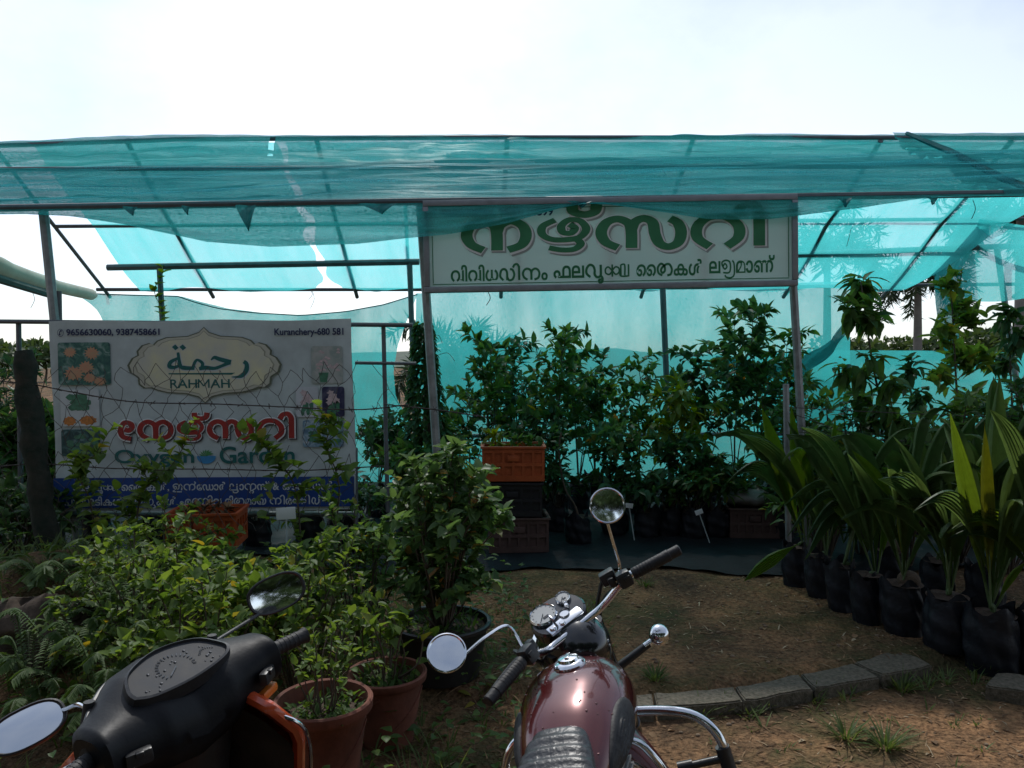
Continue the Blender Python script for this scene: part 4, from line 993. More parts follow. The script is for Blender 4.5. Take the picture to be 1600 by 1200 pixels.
    wheel(t, F @ Matrix.Translation((0, .70, .32)), .32, .085, M_chrome); wheel(t, B @ Matrix.Translation((0, -.67, .32)), .32, .095, M_chrome)
    # fork, nacelle, dials
    b = MB(); b.M = F
    for s_ in (1, -1): b.tube([(.085*s_, .30, .97), (.085*s_, .53, .50)], .022, 10); b.tube([(.085*s_, .51, .55), (.085*s_, .71, .31)], .03, 10)
    b.build('fork', M_gloss, t)
    Nc = F @ Matrix.Translation((0, .36, .945)) @ rotM('X', -4)
    b = MB(); b.M = Nc
    b.ell((0, .0, -.02), (.112, .15, .108), 28, 16); nc = b.build('headlamp_nacelle', M_gloss, t)
    b = MB(); b.M = Nc; b.lathe([(.098, .0), (.104, .02), (.095, .03)], 28, Matrix.Translation((0, .105, -.03)) @ rotM('X', -92)); b.build('headlamp_ring', M_chrome, nc)
    b = MB(); b.M = Nc; b.ell((0, .125, -.03), (.09, .03, .09), 20, 8); b.build('headlamp_glass', M_glass, nc)
    D = Nc @ Matrix.Translation((0, -.030, .094)) @ rotM('X', 32)
    b = MB(); b.M = D; b.lathe([(.088, -.03), (.090, .0), (.084, .007), (0, .009)], 32, Matrix.Diagonal((1.05, .88, 1, 1))); b.build('dial_plate', M_gloss, nc)
    b = MB(); b.M = D; b.box((-.005, -.046, .009), (.125, .036, .012), bev=.005); b.build('switch_plate', M_chrome, nc)
    for (dx, dy, rr) in ((-.036, .026, .040), (.050, .034, .022), (.010, -.026, .015)):
        b = MB(); b.M = D @ Matrix.Translation((dx, dy, .008)); b.lathe([(rr*1.16, 0), (rr*1.16, .008), (rr*1.05, .013), (rr, .010)], 28, cap0=True); dg = b.build('dial_ring', M_chrome if rr > .016 else M_steel, nc)
        b = MB(); b.M = D @ Matrix.Translation((dx, dy, .0175)); b.poly([(rr*math.cos(2*math.pi*k/28), rr*math.sin(2*math.pi*k/28), 0) for k in range(28)]); fc = b.build('dial', M_glass if rr > .016 else M_chrome, nc)
        if rr > .016:
            b = MB(); b.M = D @ Matrix.Translation((dx, dy, .0184))
            for k in range(11):
                a = R(220-260*k/10); c, s_ = math.cos(a), math.sin(a); b.tube([(rr*.80*c, rr*.80*s_, 0), (rr*.92*c, rr*.92*s_, 0)], .0007, 4)
            b.tube([(0, 0, .001), (-rr*.55, -rr*.5, .001)], .0011, 4); b.box((0, -rr*.42, 0), (rr*.5, rr*.22, .001)); b.build('dial_marks', M_gloss, nc)
    b = MB(); b.M = D
    for (dx, dy, rr) in ((-.052, -.046, .010), (-.018, -.052, .010), (.036, -.004, .008)): b.lathe([(rr, 0), (rr, .012), (rr*.7, .016), (0, .016)], 14, Matrix.Translation((dx, dy, .006)))
    b.tube([(-.036, -.05, .015), (-.044, -.05, .045)], .004, 6); b.box((-.046, -.05, .052), (.005, .022, .024), bev=.002); b.build('ignition_switches', M_chrome, nc)
    # handlebar
    HB = [(-.36, .105, 1.045), (-.225, .160, 1.055), (-.19, .185, 1.05), (-.115, .255, 1.005), (-.06, .268, .998), (.06, .268, .998), (.115, .255, 1.005), (.19, .185, 1.05), (.225, .160, 1.055), (.36, .105, 1.045)]
    b = MB(); b.M = F; b.tube(spline(HB, 5), .0115, 12); hb = b.build('handlebar', M_chrome, t)
    for s_ in (1, -1):
        p0 = Vector((.212*s_, .162, 1.055)); p1 = Vector((.36*s_, .105, 1.045)); d = (p1-p0).normalized()
        b = MB(); b.M = F
        b.tube([p0+d*.0, p0+d*.003, p0+d*.10, p0+d*.125, p0+d*.127, p0+d*.16, p0+d*.163], [.015, .0175, .0175, .0185, .0165, .0165, .013], 14)
        for k in range(9): b.tube([p0+d*(.012+.010*k), p0+d*(.017+.010*k)], .0184, 12)
        b.build('grip', M_rubber, t)
        b = MB(); b.M = F; c = p0-d*.028; rm = d.to_track_quat('X', 'Z').to_matrix()
        b.box(c, (.045, .046, .05), rm, .012); b.box(c-d*.03+Vector((0, .02, .005)), (.022, .03, .03), rm, .008); b.box(c+Vector((0, -.024, .004)), (.018, .012, .014), rm, .003)
        b.build('switch_pod', M_black, t)
        b = MB(); b.M = F; q0 = c+Vector((0, .045, -.004)); b.tube(spline([q0, q0+d*.05+Vector((0, .022, -.004)), q0+d*.13+Vector((0, .03, -.010)), q0+d*.185+Vector((0, .018, -.012))], 5), [.006]*15+[.009], 8); b.build('lever', M_black, t)
    b = MB(); b.M = F; c = Vector((.165, .225, 1.075)); b.box(c, (.05, .045, .04), rotM('Z', -25).to_3x3(), .008); b.build('brake_reservoir', M_black, t)
    b = MB(); b.M = F
    for k, (a, c, d_) in enumerate((((.19, .2, 1.04), (.20, .34, 1.05), (.06, .42, .86)), ((-.19, .2, 1.04), (-.17, .34, 1.03), (-.05, .40, .85)), ((.21, .19, 1.03), (.16, .36, .98), (.03, .40, .80)))): b.tube(spline([a, c, d_], 6), .0065, 6)
    b.build('cable', M_black, t)
    # mirrors (aimed back at the rider)
    for s_ in (1, -1):
        root = F @ Vector((.185*s_, .19, 1.07))
        if s_ > 0: cen = Mi @ P(949, 790, Ymr)
        else: cen = Mi @ P(698, 1020, Yml)
        bend = root + Vector((0, .01, .03))
        if s_ < 0: bend = root + Vector((-.05, .02, .055))
        M = Matrix.Translation(cen)
        toc = (Mi @ Vector((0, 0, CH)) - cen).normalized()
        aim = (toc + (Mi.to_3x3() @ (Vector((.05, -1, 1.9)) if s_ < 0 else Vector((-.25, -1, .30)))).normalized()*1.0).normalized()
        rot = (-aim).to_track_quat('Y', 'Z').to_matrix().to_4x4()
        end = cen + rot.to_3x3() @ (Vector((.0, .014, -.050)) if s_ > 0 else Vector((.050, .014, .0)))
        disc_mirror(t, M, .053, .053, [root, bend, bend.lerp(end, .5)+Vector((0, .0, .012 if s_ < 0 else 0)), end], M_chrome, M_chrome, rot)
    # indicators on stalks
    for s_ in (1, -1):
        b = MB(); b.M = B; b.tube([(.06*s_, .42, .80), (.185*s_, .455, .855)], [.014, .012], 10); st = b.build('indicator_stalk', M_black, t)
        b = MB(); b.M = B; b.tube([(.17*s_, .45, .85), (.205*s_, .46, .864)], .011, 12); b.ell((.222*s_, .465, .874), (.034, .036, .034), 20, 12); b.build('indicator', M_chrome, t)
        b = MB(); b.M = B; b.ell((.222*s_, .488, .874), (.026, .02, .026), 16, 8); b.build('indicator_lens', M_orange, t)
    # crash guard
    for s_ in (1, -1):
        b = MB(); b.M = B; b.tube(spline([(.03*s_, .36, .685), (.14*s_, .36, .685), (.27*s_, .34, .665), (.335*s_, .33, .60), (.345*s_, .33, .50), (.30*s_, .33, .36), (.10*s_, .33, .26), (.03*s_, .33, .25)], 6), .0145, 12)
        b.tube(spline([(.05*s_, .30, .64), (.12*s_, .30, .60), (.17*s_, .32, .45), (.12*s_, .33, .28)], 5), .012, 10)
        cg = b.build('crash_guard', M_chrome, t)
        b = MB(); b.M = B; b.tube([(.342*s_, .33, .56), (.347*s_, .33, .49)], .022, 12); b.tube([(.345*s_, .33, .525), (.24*s_, .31, .525)], [.012, .011], 10); b.tube([(.245*s_, .312, .525), (.20*s_, .305, .525)], .017, 10); b.build('peg', M_black, cg)
    b = MB(); b.M = B; b.tube([(-.10, .0, .28), (-.24, .06, .08)], .011, 8); b.box((-.247, .06, .075), (.05, .04, .012)); b.build('side_stand', M_gloss, t)
    b = MB(); b.M = B; b.box((0, -1.03, .60), (.10, .04, .07), bev=.012); b.build('tail_lamp', M_redp, t)
    b = MB(); b.M = B
    for s_ in (1, -1): b.tube([(.11*s_, -.12, .33), (.24*s_, -.12, .33)], .014, 8)
    b.build('foot_peg', M_rubber, t)
    return t
MB_LOC, MB_HEAD, MB_LEAN, MB_STEER = Vector((.365, 1.99, -.09)), -13, -14, 40
Mi = (Matrix.Translation(MB_LOC) @ rotM('Z', MB_HEAD)).inverted()
Ymr, Yml = 2.30, 2.06
motorcycle(MB_LOC, MB_HEAD, MB_LEAN, MB_STEER)

# ---- black scooter
def scooter(loc, heading, lean, steer):
    t = thing('scooter', 'black scooter with orange front apron and a wet instrument panel', 'scooter', loc, R(heading))
    B = rotM('Y', lean); S = Matrix.Translation((0, .35, .85)) @ Matrix.Rotation(R(12), 4, 'X') @ rotM('Z', steer) @ Matrix.Rotation(R(-12), 4, 'X') @ Matrix.Translation((0, -.35, -.85))
    F = B @ S
    b = MB(); b.M = F
    # handlebar cover: loft across x
    HY = [(0, .245), (.10, .235), (.20, .19), (.255, .14), (.29, .075), (.30, .05)]
    def cover(v, u):
        x = lerp(-.225, .225, u); a = abs(x); hw = interp([(0, .125), (.08, .12), (.14, .092), (.185, .072), (.215, .066), (.225, .05)], a); hh = interp([(0, .105), (.08, .096), (.14, .074), (.185, .062), (.215, .056), (.225, .042)], a)
        yc = interp([(0, .37), (.11, .35), (.225, .30)], a); zc = interp([(0, .965), (.11, .985), (.225, 1.0)], a)
        an = 2*math.pi*v; c, s_ = math.cos(an), math.sin(an)
        y = hw*abs(c)**.75*(1 if c > 0 else -1); z = hh*abs(s_)**.8*(1 if s_ > 0 else -1)
        z += .030*(y/hw)*max(0, 1-a/.20) if s_ > 0 else 0
        return (x, yc+y, zc+z)
    b.grid(cover, 40, 44); b.poly([cover(k/16, 0) for k in range(16)]); b.poly([cover(-k/16, 1) for k in range(16)])
    hc = b.build('handlebar_cover', pmat('scooter_black', (.005, .006, .008), .5, 0, .3, 14, .06, 120, .0, .22), t, angle=60)
    b = MB(); b.M = F; b.tube(spline([(-.19, .36, 1.04), (-.13, .415, 1.055), (-.06, .452, 1.06), (.06, .452, 1.06), (.13, .415, 1.055), (.19, .36, 1.04)], 6), .006, 8); b.build('visor_edge', M_black, t)
    b = MB(); b.M = F
    for k, (a_, c_, d_) in enumerate((((.17, .33, .93), (.20, .46, .90), (.06, .45, .70)), ((-.17, .33, .93), (-.20, .46, .90), (-.06, .45, .70)), ((.16, .30, .93), (.14, .38, .84), (.03, .40, .66)))): b.tube(spline([a_, c_, d_], 6), .0055, 6)
    b.build('cable', M_black, t)
    # instrument panel lying on the rider's side of the cover
    D = F @ Matrix.Translation((0, .335, 1.076)) @ rotM('X', 20) @ Matrix.Diagonal((1.14, 1.16, 1, 1))
    def outl(k, n, sc_=1.0):
        q = [(-.100, -.035), (-.07, -.052), (0, -.060), (.07, -.052), (.100, -.035), (.098, -.012), (.070, .028), (0, .048), (-.070, .028), (-.098, -.012)]
        p = spline([(a, c, 0) for a, c in q+q[:1]], 4); i = int(k*len(p)/n) % len(p); return (p[i].x*sc_, p[i].y*sc_)
    n = 40
    b = MB(); b.M = D; vs = []; fs = []
    for sc_, z in ((1.10, -.020), (1.06, .010), (1.0, .012), (.97, .004)):
        for k in range(n): a, c = outl(k, n, sc_); vs.append((a, c, z))
    for i in range(3):
        for k in range(n): fs.append((i*n+k, i*n+(k+1) % n, (i+1)*n+(k+1) % n, (i+1)*n+k))
    b.add(vs, fs); ip = b.build('instrument_bezel', M_black, t)
    b = MB(); b.M = D; b.poly([(*outl(k, n, .975), .0055) for k in range(n)]); b.build('instrument_panel', pmat('dial_dark', (.040, .044, .050), .6, 0, .5, 22, 0, 40, 0, .18), ip)
    b = MB(); b.M = D
    for k in range(19):
        a = R(205-230*k/18); c, s_ = math.cos(a), math.sin(a); b.tube([(.031*c, -.012+.031*s_, .007), (.037*c, -.012+.037*s_, .007)], .0011, 4)
    for k in range(9):
        a = R(150-120*k/8); c, s_ = math.cos(a), math.sin(a); b.tube([(.068+.015*c, -.022+.015*s_, .007), (.068+.019*c, -.022+.019*s_, .007)], .0009, 4)
    b.tube([(.0, -.012, .008), (-.024, -.028, .008)], .0013, 4); b.build('dial_marks', pmat('dial_white', (.16, .17, .18), .5), ip)
    b = MB(); b.M = D; q = random.Random(5)
    for _ in range(26): r_ = q.uniform(.0014, .0032); b.ell((q.uniform(-.08, .08), q.uniform(-.045, .02), .006), (r_, r_, r_*.6), 6, 4)
    o = b.build('water_beads', M_gloss, ip); o['kind'] = 'stuff'
    for s_ in (1, -1):
        b = MB(); b.M = F; p0 = Vector((.212*s_, .302, 1.0)); d = Vector((.97*s_, -.20, -.01)).normalized()
        b.tube([p0, p0+d*.012, p0+d*.014, p0+d*.112, p0+d*.125, p0+d*.127], [.027, .027, .0175, .0175, .021, .017], 14)
        for k in range(7): b.tube([p0+d*(.024+.012*k), p0+d*(.029+.012*k)], .0186, 12)
        b.build('grip', M_rubber, t)
        b = MB(); b.M = F; b.tube(spline([p0+Vector((0, .03, -.01)), p0+d*.05+Vector((0, .055, -.015)), p0+d*.13+Vector((0, .05, -.02))], 5), .006, 8); b.build('lever', M_steel, t)
        b = MB(); b.M = F; b.box((.165*s_, .235, .985), (.05, .02, .03), rotM('Z', 25*s_).to_3x3(), .006); b.box((.168*s_, .226, .995), (.016, .012, .012), rotM('Z', 25*s_).to_3x3(), .003); b.build('switch_pod', M_black, t)
        b = MB(); b.M = F; b.box((.185*s_, .285, .925), (.06, .05, .022), rotM('Z', 15*s_).to_3x3(), .008); b.build('indicator', M_orange, t)
    # mirrors
    for s_ in (1, -1):
        root = F @ Vector((.155*s_, .40, 1.045))
        cen = Mi2 @ (P(432, 927, 2.06) if s_ > 0 else P(43, 1136, 1.62))
        toc = (Mi2 @ Vector((0, 0, CH)) - cen).normalized()
        aim = (toc + (Mi2.to_3x3() @ (Vector((.25, -1, .18)) if s_ > 0 else Vector((-.1, -.75, 1.9)))).normalized()).normalized()
        rot = (-aim).to_track_quat('Y', 'Z').to_matrix().to_4x4() @ rotM('Y', -20 if s_ > 0 else -24)
        end = cen + rot.to_3x3() @ (Vector((-.050, .016, -.032)) if s_ > 0 else Vector((.066, .016, .012)))
        b = MB(); b.tube([root-Vector((0, 0, .03)), root+Vector((0, 0, .02))], [.018, .011], 10); b.build('mirror_boot', M_rubber, t)
        disc_mirror(t, Matrix.Translation(cen), (.076 if s_ > 0 else .074), (.048 if s_ > 0 else .046), [root, root+(end-root)*.35+Vector((0, 0, .012 if s_ < 0 else 0)), end+(root-end)*.2, end], M_black if s_ > 0 else M_chrome, M_black, rot, .022, 2.5)
    # front apron: orange outer shell, black inner leg shield
    M_apron = pmat('orange_paint', (.55, .075, .02), .25, 0, .12, 4, 0, 40, .8)
    def apron(u, v, off=0.0):
        z = lerp(.955, .30, v); hw = interp([(0, .18), (.12, .245), (.4, .25), (.75, .20), (1, .14)], v); q = lerp(-1, 1, u)
        y = interp([(0, .40), (.3, .47), (.7, .52), (1, .46)], v) - .13*abs(q)**2.2 + off; return (hw*q, y, z + .03*(1-abs(q)**2)*(1-v))
    b = MB(); b.M = B; b.grid(lambda u, v: apron(u, v, .03), 24, 20); e0 = [apron(k/24, 0, .03) for k in range(25)]
    edge = [apron(0, 1-k/20, .015) for k in range(21)]+[apron(k/24, 0, .015) for k in range(25)]+[apron(1, k/20, .015) for k in range(21)]
    b.tube(edge, .016, 8); b.build('front_apron', M_apron, t)
    b = MB(); b.M = B; b.grid(lambda u, v: (apron(1-u, v, -.03)[0]*.93, apron(1-u, v, -.03)[1], apron(1-u, v, 0)[2]-.012), 24, 20)
    def colf(v, u):
        a = 2*math.pi*v; z = lerp(.96, .32, u); r_ = interp([(0, .10), (.3, .085), (1, .10)], u); return (r_*math.cos(a)*1.1, .36+.08*u+r_*.8*math.sin(a), z)
    b.grid(colf, 20, 10); b.build('leg_shield', M_black, t)
    b = MB(); b.M = B; b.tube(spline([apron(.93, .02, -.02), Vector(apron(1, .12, .0))+Vector((.012, -.01, .01)), Vector(apron(1, .4, .0))+Vector((.02, -.01, 0)), Vector(apron(1, .75, .0))+Vector((.02, 0, 0))], 6), .0045, 8); b.build('trim_strip', M_chrome, t)
    b = MB(); b.M = B; b.lathe([(.022, 0), (.022, .012), (.012, .014), (0, .014)], 18, Matrix.Translation((.10, .345, .70)) @ rotM('X', 90)); b.build('ignition_lock', M_steel, t)
    # body
    b = MB(); b.M = B; b.box((0, .13, .27), (.30, .42, .07), bev=.025); b.build('floorboard', M_black, t)
    def body(v, u):
        y = lerp(.0, -.85, u); hw = interp([(0, .10), (.2, .17), (.6, .19), (1, .07)], u); zt = interp([(0, .62), (.2, .72), (1, .78)], u); zb = interp([(0, .26), (.3, .32), (1, .60)], u); a = 2*math.pi*v; c, s_ = math.cos(a), math.sin(a)
        return (hw*abs(c)**.7*(1 if c > 0 else -1), y, (zt+zb)/2+(zt-zb)/2*abs(s_)**.7*(1 if s_ > 0 else -1))
    b = MB(); b.M = B; b.grid(body, 32, 24); b.poly([body(k/16, 0) for k in range(16)]); b.poly([body(-k/16, 1) for k in range(16)]); b.build('body_panel', M_apron, t, angle=60)
    b = MB(); b.M = B
    def sseat(v, u):
        y = lerp(.0, -.72, u); hw = interp([(0, .09), (.2, .13), (.7, .15), (1, .09)], u); zt = interp([(0, .74), (.3, .76), (.7, .81), (1, .80)], u); a = 2*math.pi*v; c, s_ = math.cos(a), math.sin(a)
        return (hw*abs(c)**.6*(1 if c > 0 else -1), y, zt-.04+.045*abs(s_)**.6*(1 if s_ > 0 else -1))
    b.grid(sseat, 28, 24); b.poly([sseat(k/16, 0) for k in range(16)]); b.poly([sseat(-k/16, 1) for k in range(16)]); b.build('seat', M_seatb, t, angle=60)
    wheel(t, F @ Matrix.Translation((0, .66, .22)), .22, .09, M_steel, 10); wheel(t, B @ Matrix.Translation((0, -.58, .22)), .22, .09, M_steel, 10)
    b = MB(); b.M = F
    def ff(u, v):
        a = R(lerp(10, 185, u)); q = (v-.5)*2; rr = .27-.03*abs(q)**2.2; return (.07*q, .66+rr*math.cos(a), .22+rr*math.sin(a))
    b.grid(ff, 20, 10); b.build('front_fender', M_apron, t)
    b = MB(); b.M = F
    for s_ in (1, -1): b.tube([(.06*s_, .44, .60), (.075*s_, .66, .22)], .018, 8)
    b.build('fork', M_gloss, t)
    b = MB(); b.M = B; b.tube([(.16, -.2, .25), (.19, -.75, .34)], [.045, .05], 14); b.build('exhaust', M_gloss, t)
    b = MB(); b.M = B; b.tube([(-.12, .02, .24), (-.22, .04, .02)], .010, 8); b.build('side_stand', M_gloss, t)
    b = MB(); b.M = B; b.box((0, -.86, .68), (.16, .03, .07), bev=.012); b.build('tail_lamp', M_redp, t)
    b = MB(); b.M = B; b.tube(spline([(.14, -.55, .80), (.15, -.80, .86), (0, -.92, .87), (-.15, -.80, .86), (-.14, -.55, .80)], 6), .012, 8); b.build('grab_rail', M_steel, t)
    return t
SC_LOC, SC_HEAD, SC_LEAN, SC_STEER, SC_SIZE = Vector((-.575, 1.385, -.05)), 25, -1, 36, 1.0
Mi2 = (Matrix.Translation(SC_LOC) @ rotM('Z', SC_HEAD) @ Matrix.Scale(SC_SIZE, 4)).inverted()
scooter(SC_LOC, SC_HEAD, SC_LEAN, SC_STEER).scale = (SC_SIZE,)*3

# ------------------------------------------------------------------ foliage materials
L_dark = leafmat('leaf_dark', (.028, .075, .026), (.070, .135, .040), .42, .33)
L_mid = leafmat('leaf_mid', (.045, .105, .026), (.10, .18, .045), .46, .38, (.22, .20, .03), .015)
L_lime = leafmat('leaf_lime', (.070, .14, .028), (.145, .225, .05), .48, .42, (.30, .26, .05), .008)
L_pot = leafmat('leaf_potbush', (.050, .115, .036), (.11, .19, .062), .44, .36, (.36, .20, .05), .010)
L_yel = leafmat('leaf_yellowish', (.10, .15, .02), (.22, .24, .03), .45, .4)
L_fern = leafmat('leaf_fern', (.045, .10, .022), (.085, .15, .035), .4, .5)
L_coco = leafmat('leaf_coconut', (.065, .13, .045), (.11, .18, .055), .48, .36)
L_cocol = leafmat('leaf_coconut_young', (.10, .19, .030), (.16, .25, .045), .5, .36)
L_cocoy = leafmat('leaf_coconut_yellow', (.15, .18, .02), (.19, .21, .04), .45, .4)
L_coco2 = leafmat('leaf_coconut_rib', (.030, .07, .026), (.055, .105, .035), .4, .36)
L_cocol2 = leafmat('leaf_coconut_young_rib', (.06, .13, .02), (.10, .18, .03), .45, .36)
L_palm = leafmat('leaf_palm', (.022, .045, .022), (.045, .075, .035), .25, .5)
L_tree = leafmat('leaf_tree', (.030, .062, .020), (.065, .105, .030), .3, .45)
L_grass = leafmat('grass_blade', (.06, .11, .03), (.13, .17, .05), .35, .5)
L_dry = leafmat('dry_litter', (.10, .06, .035), (.30, .19, .10), .1, .8, (.42, .34, .22), .1)

def bagmesh(r_, h_, seed):
    q = random.Random(seed); b = MB(); n = 22
    ph = [q.uniform(0, 6) for _ in range(5)]; ln_ = (q.uniform(-.03, .03), q.uniform(-.03, .03))
    def f(u, v):
        a = 2*math.pi*u; z = h_*v
        rr = r_*(.94+.10*math.sin(math.pi*min(1, v*1.1))) * (1+.05*math.sin(3*a+ph[0]+v*2)+.04*math.sin(7*a+ph[1]+v*5)+.03*math.sin(11*a+ph[2]+v*11)+.03*math.sin(v*17+ph[3]+2*a))
        if v > .9: rr *= 1+.05*math.sin(5*a+ph[3])
        return (rr*math.cos(a)+ln_[0]*v, rr*math.sin(a)+ln_[1]*v, z+(.03*math.sin(4*a+ph[4]) if v > .9 else 0))
    b.grid(f, 44, 22); b.grid(lambda u, v: tuple(Vector(f(1-u, 1-.16*v))*1.0 - Vector((f(1-u, 1-.16*v)[0]*.04, f(1-u, 1-.16*v)[1]*.04, 0))), 28, 2); b.poly([f(k/20, 0) for k in range(20)][::-1]); return b
def soil(r_, z, seed):
    b = MB(); q = random.Random(seed); n = 24; vs = [(0, 0, z+.012)]
    for j in (.5, 1):
        for k in range(n): a = 2*math.pi*k/n; vs.append((r_*j*math.cos(a), r_*j*math.sin(a), z+q.uniform(-.008, .010)*(1 if j < 1 else .3)))
    b.add(vs, [(0, 1+k, 1+(k+1) % n) for k in range(n)]+[(1+k, 1+n+k, 1+n+(k+1) % n, 1+(k+1) % n) for k in range(n)]); return b

# ------------------------------------------------------------------ pots and shrubs at the left front
def potted(name, label, cat, loc, potfn, potmat, soilr, soilz, grow, lmat, tmpl, seed, group=None, rz=0):
    t = thing(name, label, cat, loc, rz, group)
    potfn.build('pot' if potmat is not M_bag else 'grow_bag', potmat, t, angle=50)
    soil(soilr, soilz, seed).build('soil', M_soil, t)
    st = MB(); lb = Leaves(); grow(st, lb, random.Random(seed), soilz)
    st.build('stem', M_bark, t, angle=180); lb.build('foliage', lmat, t, tmpl)
    wl = Leaves(); r = random.Random(seed+5)
    for _ in range(150 if soilr > .15 else 0):
        a = r.uniform(0, 6.28); q = r.random()**.5*soilr*.92; wl.add((q*math.cos(a), q*math.sin(a), soilz+.005), (r.uniform(-.7, .7), r.uniform(-.7, .7), r.uniform(.2, 1)), (r.uniform(-.4, .4), r.uniform(-.4, .4), 1), r.uniform(.03, .07), r.uniform(.01, .022))
    if wl.p: w_ = wl.build('weeds', L_fern, t, T_OVAL3); w_['kind'] = 'stuff'
    return t
def shift(fn, z):
    def g_(st, lb, r):
        a = len(st.v); c = len(lb.p); fn(st, lb, r)
        st.v[a:] = [(x, y, k+z) for x, y, k in st.v[a:]]; lb.p[c:] = [(x, y, k+z) for x, y, k in lb.p[c:]]
    return g_
def terra(rt, rb, h_):
    b = MB(); b.lathe([(rb, 0), (rb*1.02, .01), (lerp(rb, rt, .3), h_*.3), (lerp(rb, rt, .5)*1.01, h_*.5), (lerp(rb, rt, .85), h_*.86), (rt*1.02, h_*.88), (rt*1.07, h_*.90), (rt*1.08, h_*.985), (rt*1.04, h_), (rt*.97, h_*.99), (rt*.93, h_*.9), (rt*.9, h_*.8)], 48, cap0=True)
    for k in range(4):
        b.tube([((lerp(rb, rt, zz)+.002)*math.cos(a), (lerp(rb, rt, zz)+.002)*math.sin(a), h_*zz) for zz, a in [(.15+.65*i/14, k*1.57+i*.11) for i in range(15)]], .0045, 5)
    return b
p = P(505, 1090, 3.02); g0 = Vector((p.x, 3.02, gz(p.x, 3.02)))
potted('potted_plant', 'terracotta pot with sparse bare twigs and fine weeds beside the scooter', 'potted plant', g0, terra(.182, .12, p.z-g0.z+.0), M_terra, .165, (p.z-g0.z)*.84,
       lambda st, lb, r, z: (shift(lambda a, c, d: bushy(a, c, d, .36, .20, 11, .045, .028, 9, .5, .004, 2), z)(st, lb, r)), L_lime, T_OVATE, 21)
p2 = P(604, 1048, 3.5); g2 = Vector((p2.x, 3.5, gz(p2.x, 3.5)))
potted('potted_plant', 'terracotta pot half hidden by leaves, between the twiggy pot and the black tub', 'potted plant', g2, terra(.172, .12, p2.z-g2.z), M_terra, .155, (p2.z-g2.z)*.84,
       lambda st, lb, r, z: shift(lambda a, c, d: bushy(a, c, d, .40, .17, 9, .075, .052, 9, .5, .006, 1), z)(st, lb, r), L_lime, T_OVATE, 22)
p3 = P(690, 968, 4.1); g3 = Vector((p3.x, 4.1, gz(p3.x, 4.1)))
def tub(rt, rb, h_):
    b = MB(); b.lathe([(rb, 0), (rb*1.01, .01), (rt*.97, h_*.86), (rt*1.0, h_*.90), (rt*1.04, h_*.92), (rt*1.05, h_*.98), (rt*1.02, h_), (rt*.97, h_*.985), (rt*.93, h_*.8)], 48, cap0=True); return b
def bigbush(st, lb, r, z):
    def f(a, c, d):
        bushy(a, c, d, .86, .34, 24, .082, .058, 16, .5, .008, 3); bushy(a, c, d, .38, .28, 14, .075, .055, 14, .5, .006, 2)
        for k in range(5): woody(a, c, d, d.uniform(.75, 1.0), .2, 7, .080, .056, .2, 7, (d.uniform(-.16, .12), d.uniform(-.1, .1)), .009)
    shift(f, z)(st, lb, r)
potted('potted_plant', 'big black tub with a tall dense leafy bush, left of the motorcycle', 'potted plant', g3, tub(.255, .20, p3.z-g3.z), M_black, .235, (p3.z-g3.z)*.88, bigbush, L_pot, T_OVATE, 23)

SHR = [  # px, depth, top y, radius, stems, label
 (330, 3.35, 890, .36, 26, 'leafy lime green shrub directly behind the scooter dashboard'),
 (225, 3.7, 850, .38, 26, 'leafy shrub left of the scooter mirror, beside the earth mound'),
 (470, 3.75, 838, .34, 24, 'lime shrub right behind the raised scooter mirror'),
 (400, 4.3, 872, .40, 28, 'broad shrub in front of the orange crate under the banner'),
 (265, 4.5, 800, .34, 20, 'lime shrub left of the orange crate under the banner'),
 (560, 4.5, 800, .30, 20, 'shrub between the banner and the tall bush in the black tub')]
for i, (px, d, ty, rad, ns, lab) in enumerate(SHR):
    x = (px-800)/FPX*d; z0 = gz(x, d); h_ = P(px, ty, d).z - z0
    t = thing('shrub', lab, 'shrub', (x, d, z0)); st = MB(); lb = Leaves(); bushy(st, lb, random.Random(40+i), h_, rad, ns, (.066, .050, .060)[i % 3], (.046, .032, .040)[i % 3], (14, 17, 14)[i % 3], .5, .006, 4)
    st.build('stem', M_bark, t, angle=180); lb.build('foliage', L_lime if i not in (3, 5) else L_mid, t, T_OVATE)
# long twigs of the climbing shrub in front of the banner
CL = [(205, 4.9, [(212, 840), (222, 770), (262, 735), (292, 690)], 'thin leafy branch climbing across the middle of the banner'),
      (130, 4.9, [(150, 850), (140, 780), (120, 735), (160, 705)], 'thin leafy branch in front of the lower left pictures of the banner'),
      (430, 5.0, [(470, 850), (460, 760), (430, 715), (405, 690)], 'thin leafy branch hanging before the last letters of the red title'),
      (500, 5.0, [(520, 860), (530, 760), (510, 690), (535, 650)], 'tall leafy branch over the right edge of the banner')]
for i, (px, d, pts, lab) in enumerate(CL):
    b0 = P(pts[0][0], pts[0][1], d); z0 = gz(b0.x, d); t = thing('climbing_branch', lab, 'branch', (b0.x, d, z0)); r = random.Random(70+i); st = MB(); lb = Leaves()
    o_ = Vector((b0.x, d, z0))
    main = spline([Vector((0, 0, 0))]+[P(a, c, d)-o_ for a, c in pts], 6); st.tube(main, [.008*(1-.7*k/(len(main)-1)) for k in range(len(main))], 5, cap=False)
    for k in range(6, len(main)-1):
        for _ in range(3): leaf_on(lb, r, main[k], main[k+1]-main[k], .09, .066)
        if k % 2 == 0:
            dv = (rvec(r)+Vector((0, -.1, .5))).normalized(); dv.y *= .5; ln = r.uniform(.12, .3); e = main[k]+dv*ln
            st.tube([main[k], main[k].lerp(e, .5)+rvec(r, .015), e], [.004, .003, .0015], 3, cap=False)
            for q in range(8): leaf_on(lb, r, main[k].lerp(e, (q+1)/8), dv, .088, .064)
    st.build('stem', M_bark, t, angle=180); lb.build('foliage', L_lime, t, T_OVATE)
